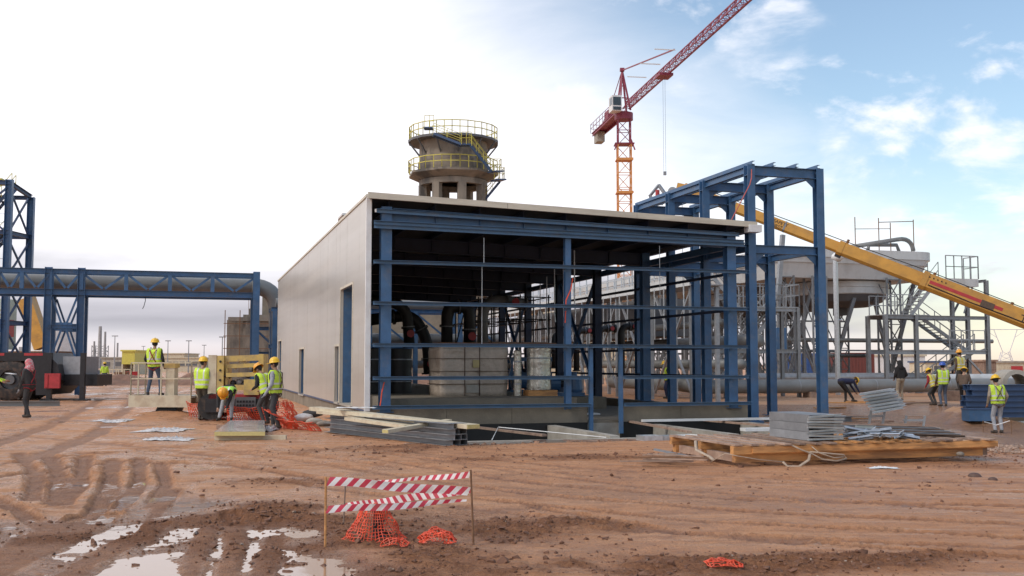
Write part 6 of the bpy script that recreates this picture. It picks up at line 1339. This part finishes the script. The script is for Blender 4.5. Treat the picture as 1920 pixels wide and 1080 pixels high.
def pit_clutter():
    rg = random.Random(12)
    for k in range(9):
        a, b = rg.uniform(1.2, 10.2), rg.uniform(-5.6, -4.7); l = rg.uniform(.7, 1.9); q = hw(a, b); o = MB().box(-l/2, l/2, -.06, .06, 0, .035).build('pit_plank', M['wood_old'] if k % 3 else M['conc_lt']); o.location = (q.x, q.y, max(hz(q.x, q.y), -.12)+.03+.004*k); o.rotation_euler = (rg.uniform(-.06, .06), 0, ROT+rg.uniform(-.5, .5)); tag(o, 'muddy plank lying along the edge of the concrete pit', 'plank', 'planks along the pit edge')
    for k, (a, b, r_) in enumerate(((2.6, -2.2, .2), (6.9, -2.0, -.1), (9.6, -2.3, .12))):
        q = hw(a, b); o = MB().box(-.06, .06, -2.5, 2.5, 0, .05).build('pit_plank', M['wood_old']); o.location = (q.x, q.y, .03); o.rotation_euler.z = ROT+r_; tag(o, ('plank bridging the left bay of the concrete pit', 'plank bridging the middle bay of the concrete pit', 'plank bridging the right bay of the concrete pit')[k], 'plank')
    m = MB()
    for k in range(900):
        a, b = rg.uniform(.4, 11), rg.gauss(-5.2, .35); q = hw(a, b); z = hz(q.x, q.y)
        if z < -.5: continue
        s_ = .012+.06*rg.random()**3; n0 = len(m.v); m.sphere((q.x, q.y, z+s_*.2), s_, 6, 4, .65); m.v[n0:] = [(x+rg.gauss(0, s_*.2), y+rg.gauss(0, s_*.2), zz+rg.gauss(0, s_*.12)) for x, y, zz in m.v[n0:]]
    o = m.build('pit_rubble', mat('muddy_rubble', (.24, .135, .085), .9, 0, .45, 3)); tag(o, 'muddy rubble and broken lumps along the pit edge', 'rubble', kind='stuff')
pit_clutter()
# ------------------------------------------------------------------ people
def ik(p, q, l1, l2, pole):
    v = q-p; d = min(v.length, (l1+l2)*.999); v.normalize(); a = (l1*l1-l2*l2+d*d)/(2*d); h = math.sqrt(max(l1*l1-a*a, 0)); pole = (pole-v*pole.dot(v)).normalized(); return p+v*a+pole*h, p+v*d
def remesh(m, vox, smooth=3):
    o = m.build('tmp', [], None); md = o.modifiers.new('r', 'REMESH'); md.mode = 'VOXEL'; md.voxel_size = vox; sm = o.modifiers.new('s', 'SMOOTH'); sm.iterations = smooth; sm.factor = .5
    bpy.context.view_layer.update(); ev = o.evaluated_get(bpy.context.evaluated_depsgraph_get()); me = bpy.data.meshes.new_from_object(ev); old = o.data; bpy.data.objects.remove(o); bpy.data.meshes.remove(old); return me
def person(label, p, rz=0., h=1.75, bend=0., twist=0., hands=None, feet=None, crouch=0., jacket='c_black', trousers='c_denim', vest=None, hat='hat_yellow', gloves=None, head_yaw=0., head_pitch=0., hair=True, harness=None, scarf=False, hood=False, detail=True, z=None, vox=.019):
    k = h/1.75; V = Vector; zg = hz(p.x, p.y) if z is None else z
    root = empty('person', (p.x, p.y, zg), rz, label, 'person', 'workers on the site'); root.scale = (k, k, k)
    pel = V((0, -.02-.22*(1-math.cos(bend))-.18*min(1, abs(bend))*(bend > .9), .94-crouch)); Rb = Matrix.Rotation(-bend, 3, 'X') @ Matrix.Rotation(twist, 3, 'Z'); piv = V((0, -.02, .94))
    def up(v): return pel + Rb @ (V(v)-piv)
    caps = []
    def cap(a, b, r0, r1, zone): caps.append((V(a), V(b), r0, r1, zone))
    feet = feet or ((-.11, .0, 0), (.11, .03, .05)); JK, TR, SK, BT, HR, GL = range(6)
    for s, f in zip((-1, 1), feet):
        hip = pel+V((s*.085, 0, -.02)); an = V((f[0], f[1], .09)); kn, an = ik(hip, an, .43, .43, V((.15*s, 1, .05))); yw = f[2]*-1 + s*-.25; d = V((-math.sin(yw), math.cos(yw), 0))
        cap(hip, kn, .092, .068, TR); cap(kn, an+V((0, 0, .03)), .066, .052, TR); cap(an-d*.05-V((0, 0, .04)), an+d*.14-V((0, 0, .05)), .045, .040, BT); cap(an, an-V((0, 0, .03)), .05, .05, BT)
    cap(pel+V((-.075, 0, .0)), pel+V((.075, 0, .0)), .115, .115, TR)
    for s in (-1, 1): cap(pel+V((s*.065, 0, .05)), up((s*.12, .0, 1.34)), .115, .118, JK); cap(up((s*.10, 0, 1.36)), up((s*.185, -.01, 1.405)), .085, .072, JK)
    cap(pel+V((0, .01, .05)), up((0, .02, 1.32)), .12, .13, JK); cap(up((0, -.015, 1.38)), up((0, .0, 1.50)), .075, .055, SK if not (hood or scarf) else JK)
    Rh = Rb @ Matrix.Rotation(head_yaw, 3, 'Z') @ Matrix.Rotation(-head_pitch, 3, 'X'); hc = up((0, .015, 1.61))
    def hd(v): return hc + Rh @ V(v)
    cap(hd((0, -.015, .03)), hd((0, .01, .035)), .088, .086, HR); cap(hd((0, .02, .0)), hd((0, .035, -.065)), .078, .05, SK); cap(hd((0, .088, .0)), hd((0, .104, -.03)), .014, .018, SK)
    for s in (-1, 1): cap(hd((s*.082, .0, .01)), hd((s*.086, -.005, -.03)), .016, .012, SK)
    hands = hands or ((-.27, .06, .86), (.27, .06, .86)); wr = []
    for s, q in zip((-1, 1), hands):
        sh = up((s*.19, -.01, 1.40)); el, w = ik(sh, V(q), .29, .27, V((s*.5, -.8, -.2))); cap(sh, el, .062, .05, JK); cap(el, w, .049, .036, JK); wr.append((w, (w-el).normalized()))
        cap(w, w+(w-el).normalized()*.07, .03, .034, GL)
    m = MB()
    for a, b, r0, r1, zn in caps:
        m.tube(a, b, r0, 12, r1); m.sphere(a, r0, 12, 8); m.sphere(b, r1, 12, 8)
    me = remesh(m, vox); nv = len(me.polygons); cen = np.empty(nv*3, np.float32); me.polygons.foreach_get('center', cen); cen = cen.reshape(-1, 3); best = np.full(nv, 1e9); zone = np.zeros(nv, np.int32)
    for a, b, r0, r1, zn in caps:
        A, B_ = np.array(a), np.array(b); ab = B_-A; t = np.clip(((cen-A)@ab)/max(ab@ab, 1e-9), 0, 1); d = np.linalg.norm(cen-A-t[:, None]*ab, axis=1)-(r0+(r1-r0)*t); kk = d < best; best = np.where(kk, d, best); zone = np.where(kk, zn, zone)
    # join five bent fingers per hand to the same body mesh
    fm = MB()
    for (w, d), s in zip(wr, (-1, 1)):
        _, sd, u_ = basis(d, (0, 1, .2)); pal = w+d*.09
        for i, ln in enumerate((.062, .072, .067, .052)): b0 = pal+sd*((i-1.5)*.019); b1 = b0+d*ln*.55+u_*.008; b2 = b1+d*ln*.4-sd*.0-u_*-.022; fm.path([b0-d*.02, b0, b1, b2], [.009, .009, .0085, .007], 6)
        th = w+d*.04; fm.path([th, th+sd*(-s)*.03+d*.02+u_*.01, th+sd*(-s)*.04+d*.055+u_*.02], [.012, .011, .008], 6)
    bm = bmesh.new(); bm.from_mesh(me); nf = len(bm.faces); bm.faces.ensure_lookup_table()
    for f, zn in zip(bm.faces, zone): f.material_index = int(zn); f.smooth = True
    vv = [bm.verts.new(q) for q in fm.v]
    for q in fm.f:
        try: f = bm.faces.new([vv[i] for i in q]); f.material_index = GL; f.smooth = True
        except ValueError: pass
    bm.to_mesh(me); bm.free(); me.name = 'body'
    for q in (jacket, trousers, 'skin', 'boots', 'c_black' if hair or hood else 'skin', gloves or 'skin'): me.materials.append(M[q])
    bo = bpy.data.objects.new('body', me); COL.objects.link(bo); bo.parent = root
    if detail:
        for s in (-1, 1): MB().sphere(hd((s*.032, .088, .022)), .010, 8, 5).build('eye', M['eye'], root, True)
        mm = MB(); mm.bar(hd((-.022, .086, -.05)), hd((.022, .086, -.05)), .008, .006); mm.build('mouth', M['c_brown'], root)
    if vest:
        vm = MB(); g = .03
        for a, b, r0, r1 in ((V((-.065, 0, .93)), V((-.12, 0, 1.33)), .115, .118), (V((.065, 0, .93)), V((.12, 0, 1.33)), .115, .118), (V((0, .01, .93)), V((0, .02, 1.32)), .125, .135), (V((-.1, 0, 1.36)), V((-.15, 0, 1.40)), .085, .075), (V((.1, 0, 1.36)), V((.15, 0, 1.40)), .085, .075)):
            vm.tube(a, b, r0+g, 14, r1+g); vm.sphere(a, r0+g, 14, 8); vm.sphere(b, r1+g, 14, 8)
        ve = remesh(vm, .022, 2); bm = bmesh.new(); bm.from_mesh(ve); dl = []
        for f in bm.faces:
            c = f.calc_center_median(); f.smooth = True
            if c.z < .90 or c.z > 1.475 or (abs(c.x) < .045 and c.z > 1.43) or (abs(c.x) > .235): dl.append(f); continue
            band = (.97 < c.z < 1.02) or (1.11 < c.z < 1.16) or (.085 < abs(c.x) < .125 and c.z > 1.16); f.material_index = 1 if band else 0
        bmesh.ops.delete(bm, geom=dl, context='FACES')
        for q in bm.verts: q.co = up(q.co) if q.co.z > .94 else up(q.co)
        bm.to_mesh(ve); bm.free(); ve.name = 'vest'; ve.materials.append(M[vest]); ve.materials.append(M['reflect']); vo = bpy.data.objects.new('vest', ve); COL.objects.link(vo); vo.parent = root
    if harness:
        hm = MB()
        for s in (-1, 1):
            hm.path([up((s*.13, .02, 1.50)), up((s*.10, -.155, 1.40)), up((0, -.185, 1.22)), up((-s*.12, -.165, 1.02))], .016, 6, True, .5); hm.path([up((s*.13, .02, 1.50)), up((s*.12, .165, 1.35)), up((s*.09, .175, 1.05))], .016, 6, True, .5)
        hm.path([up((.17*math.cos(t)*1.2, .18*math.sin(t), .98)) for t in [i*math.pi/8 for i in range(17)]], .02, 6, True, .5)
        for s in (-1, 1): hm.path([pel+V((s*(.09+.1*math.cos(t)), .105*math.sin(t), -.1+.06*math.cos(t))) for t in [i*math.pi/6 for i in range(13)]], .015, 6)
        hm.build('harness', M[harness], root, True)
    if hat:
        pr = [(.155, .0), (.157, .008), (.128, .016), (.126, .05), (.112, .09), (.08, .122), (.04, .135), (.002, .138)]; hm = MB().lathe(pr, (0, 0, 0), 24); hm.path([(0, -.115, .06), (0, -.08, .125), (0, 0, .147), (0, .08, .125), (0, .115, .06)], .012, 6); hm.add([(-.09, .12, .004), (.09, .12, .004), (.06, .195, -.004), (-.06, .195, -.004), (-.09, .12, .012), (.09, .12, .012), (.06, .195, .004), (-.06, .195, .004)], [(0, 3, 2, 1), (4, 5, 6, 7), (0, 1, 5, 4), (1, 2, 6, 5), (2, 3, 7, 6), (3, 0, 4, 7)])
        T = Matrix.Translation(hd((0, -.005, .048))) @ Rh.to_4x4(); hm.v = [tuple(T @ V(q)) for q in hm.v]; hm.build('hard_hat', M[hat], root, True)
    if scarf or hood:
        sm = MB()
        for a, b, r0, r1 in ((hd((0, -.02, .04)), hd((0, -.01, .03)), .118, .112), (hd((0, -.05, -.02)), up((0, -.04, 1.46)), .108, .125), (up((-.06, -.02, 1.45)), up((.06, -.02, 1.45)), .11, .11), (up((0, .05, 1.47)), up((0, .08, 1.36)), .09, .06)): sm.tube(a, b, r0, 14, r1); sm.sphere(a, r0, 14, 8); sm.sphere(b, r1, 14, 8)
        se = remesh(sm, .02, 3); bm = bmesh.new(); bm.from_mesh(se); ih = Rh.inverted(); dl = []
        for f in bm.faces:
            f.smooth = True; c = ih @ (f.calc_center_median()-hc)
            if c.y > .055 and -.10 < c.z < .075: dl.append(f)
        bmesh.ops.delete(bm, geom=dl, context='FACES'); bm.to_mesh(se); bm.free(); se.name = 'headscarf'; se.materials.append(M['c_scarf'] if scarf else M[jacket]); so = bpy.data.objects.new('headscarf' if scarf else 'hood', se); COL.objects.link(so); so.parent = root
    return root, wr
def gx(px, D): q = at(px, 700, D); return Vector((q.x, D, 0))
def people():
    q90 = R(90)
    _, w = person('worker in hi vis sleeve holding out a white paper at the left edge', gx(-22, 31.5), -q90, 1.74, .05, 0, ((-.2, .42, 1.12), (.16, .50, 1.10)), None, 0, 'hiviz', 'c_navy', 'hiviz', 'hat_yellow')
    pp = at(24, 701, 31.5); o = MB().box(-.11, .11, -.15, .15, 0, .012, Matrix.Rotation(.15, 4, 'Y')).build('paper_sheet', M['white']); o.location = (pp.x-.06, pp.y, pp.z); tag(o, 'white paper held out toward the man in the red headscarf', 'paper')
    person('man in red checked headscarf and dark work clothes near the left edge', gx(55, 32.0), R(78), 1.74, .04, 0, ((-.22, .16, .86), (.24, .14, .84)), ((-.12, -.10, 0), (.12, .16, .1)), 0, 'c_dkgrey', 'c_dkgrey', None, None, 'c_grey', 0, .05, True, 'c_red', True)
    person('worker with crossed harness straps standing on the raised platform', gx(289, 33), R(-4), 1.72, 0, 0, ((-.25, .14, .92), (.27, .12, .92)), ((-.19, .0, 0), (.2, .04, 0)), 0, 'c_black', 'c_denim', 'hiviz', 'hat_yellow', None, .2, 0, True, 'c_red', z=PLAT_Z)
    person('worker in hi vis vest with grey sleeves seen from behind beside the platform', gx(380, 31.2), R(-12), 1.80, .03, 0, ((-.25, .12, .86), (.27, .1, .86)), ((-.06, .0, 0), (.06, .02, 0)), 0, 'c_grey', 'c_olive', 'hiviz', 'hat_yellow', None, -.7)
    person('worker bent double over the wet panel, hard hat towards the camera', gx(424, 30.0), R(180), 1.74, R(92), 0, ((-.10, .42, .28), (.10, .44, .30)), ((-.17, .02, 0), (.17, .0, 0)), .06, 'c_black', 'c_grey', 'hiviz_green', 'hat_orange')
    person('worker with black sleeves leaning over behind the grey hooded worker', gx(500, 28.8), R(62), 1.72, R(24), 0, ((-.15, .35, .95), (.2, .32, .92)), None, .05, 'c_black', 'c_dkgrey', 'hiviz', 'hat_orange', None, 0, .3)
    person('worker in grey hooded sweater and hi vis vest standing in profile by the hall wall', gx(517, 26.6), R(82), 1.72, .03, 0, ((-.24, .16, .90), (.22, .16, .86)), ((-.09, -.12, 0), (.09, .08, 0)), 0, 'c_grey', 'c_dkgrey', 'hiviz', 'hat_yellow', 'c_grey', 0, .1, True, 'c_brown')
    person('distant worker in hi vis jacket by the yellow railings', gx(196, 78), R(20), 1.74, .1, 0, None, None, 0, 'hiviz', 'c_navy', None, 'hat_yellow', detail=False, vox=.03)
    person('worker in dark blue jacket bent forward before the long grey pipe', gx(1592, 45), R(-75), 1.74, R(82), 0, ((-.1, .5, .2), (.12, .52, .22)), ((-.14, -.1, 0), (.14, .1, 0)), .08, 'c_navy', 'c_black', None, 'hat_yellow')
    person('man in black hooded jacket and khaki trousers facing the long grey pipe', gx(1688, 46.5), R(10), 1.76, .04, 0, ((-.2, .16, .96), (.22, .18, .98)), ((-.1, -.04, 0), (.1, .06, 0)), 0, 'c_black', 'c_khaki', None, None, None, 0, .2, True, None, False, True)
    person('shorter stooping worker in dull yellow vest left of the blue helmeted man', gx(1751, 43), R(30), 1.58, R(22), 0, ((-.2, .3, .8), (.22, .32, .82)), None, .08, 'c_red', 'c_dkgrey', 'yellow_rail', 'hat_yellow', None, 0, .2)
    person('worker in blue hard hat and hi vis vest seen from behind', gx(1768, 42.5), R(4), 1.72, .02, 0, ((-.24, .15, .9), (.24, .15, .9)), None, 0, 'c_brown', 'c_denim', 'hiviz', 'hat_blue')
    person('worker farther back in hi vis vest above the blue steel stack', gx(1801, 47), R(25), 1.76, .05, 0, None, None, 0, 'c_brown', 'c_dkgrey', 'yellow_rail', 'hat_orange', None, 0, 0, z=.45)
    person('worker in brown jacket and yellow hard hat beside the blue steel stack', gx(1806, 42.5), R(-35), 1.62, R(18), 0, ((-.15, .34, 1.0), (.18, .32, .95)), None, .05, 'c_brown', 'c_black', None, 'hat_yellow', None, 0, .25)
    person('rightmost worker in hi vis vest and grey trousers standing with his back turned', gx(1869, 33), R(5), 1.76, R(6), 0, ((-.27, .1, .9), (.27, .1, .9)), ((-.11, .0, 0), (.11, .02, 0)), 0, 'c_khaki', 'c_grey', 'hiviz', 'hat_yellow', None, 0, .15, True, 'c_brown')
    person('worker in hi vis vest half hidden among the hall columns', gx(1252, 50), R(100), 1.74, .2, 0, None, None, 0, 'c_black', 'c_navy', 'hiviz', 'hat_yellow', None)
    # platform under the worker beyond the blue stack
    p = gx(1801, 47); o = MB().box(-.8, .8, -.4, .4, hz(p.x, p.y)-.05, .44).build('sleeper_stack', M['wood_old']); o.location = (p.x, p.y, 0); tag(o, 'stack of old sleepers the farther vested worker stands on', 'timber')
people()
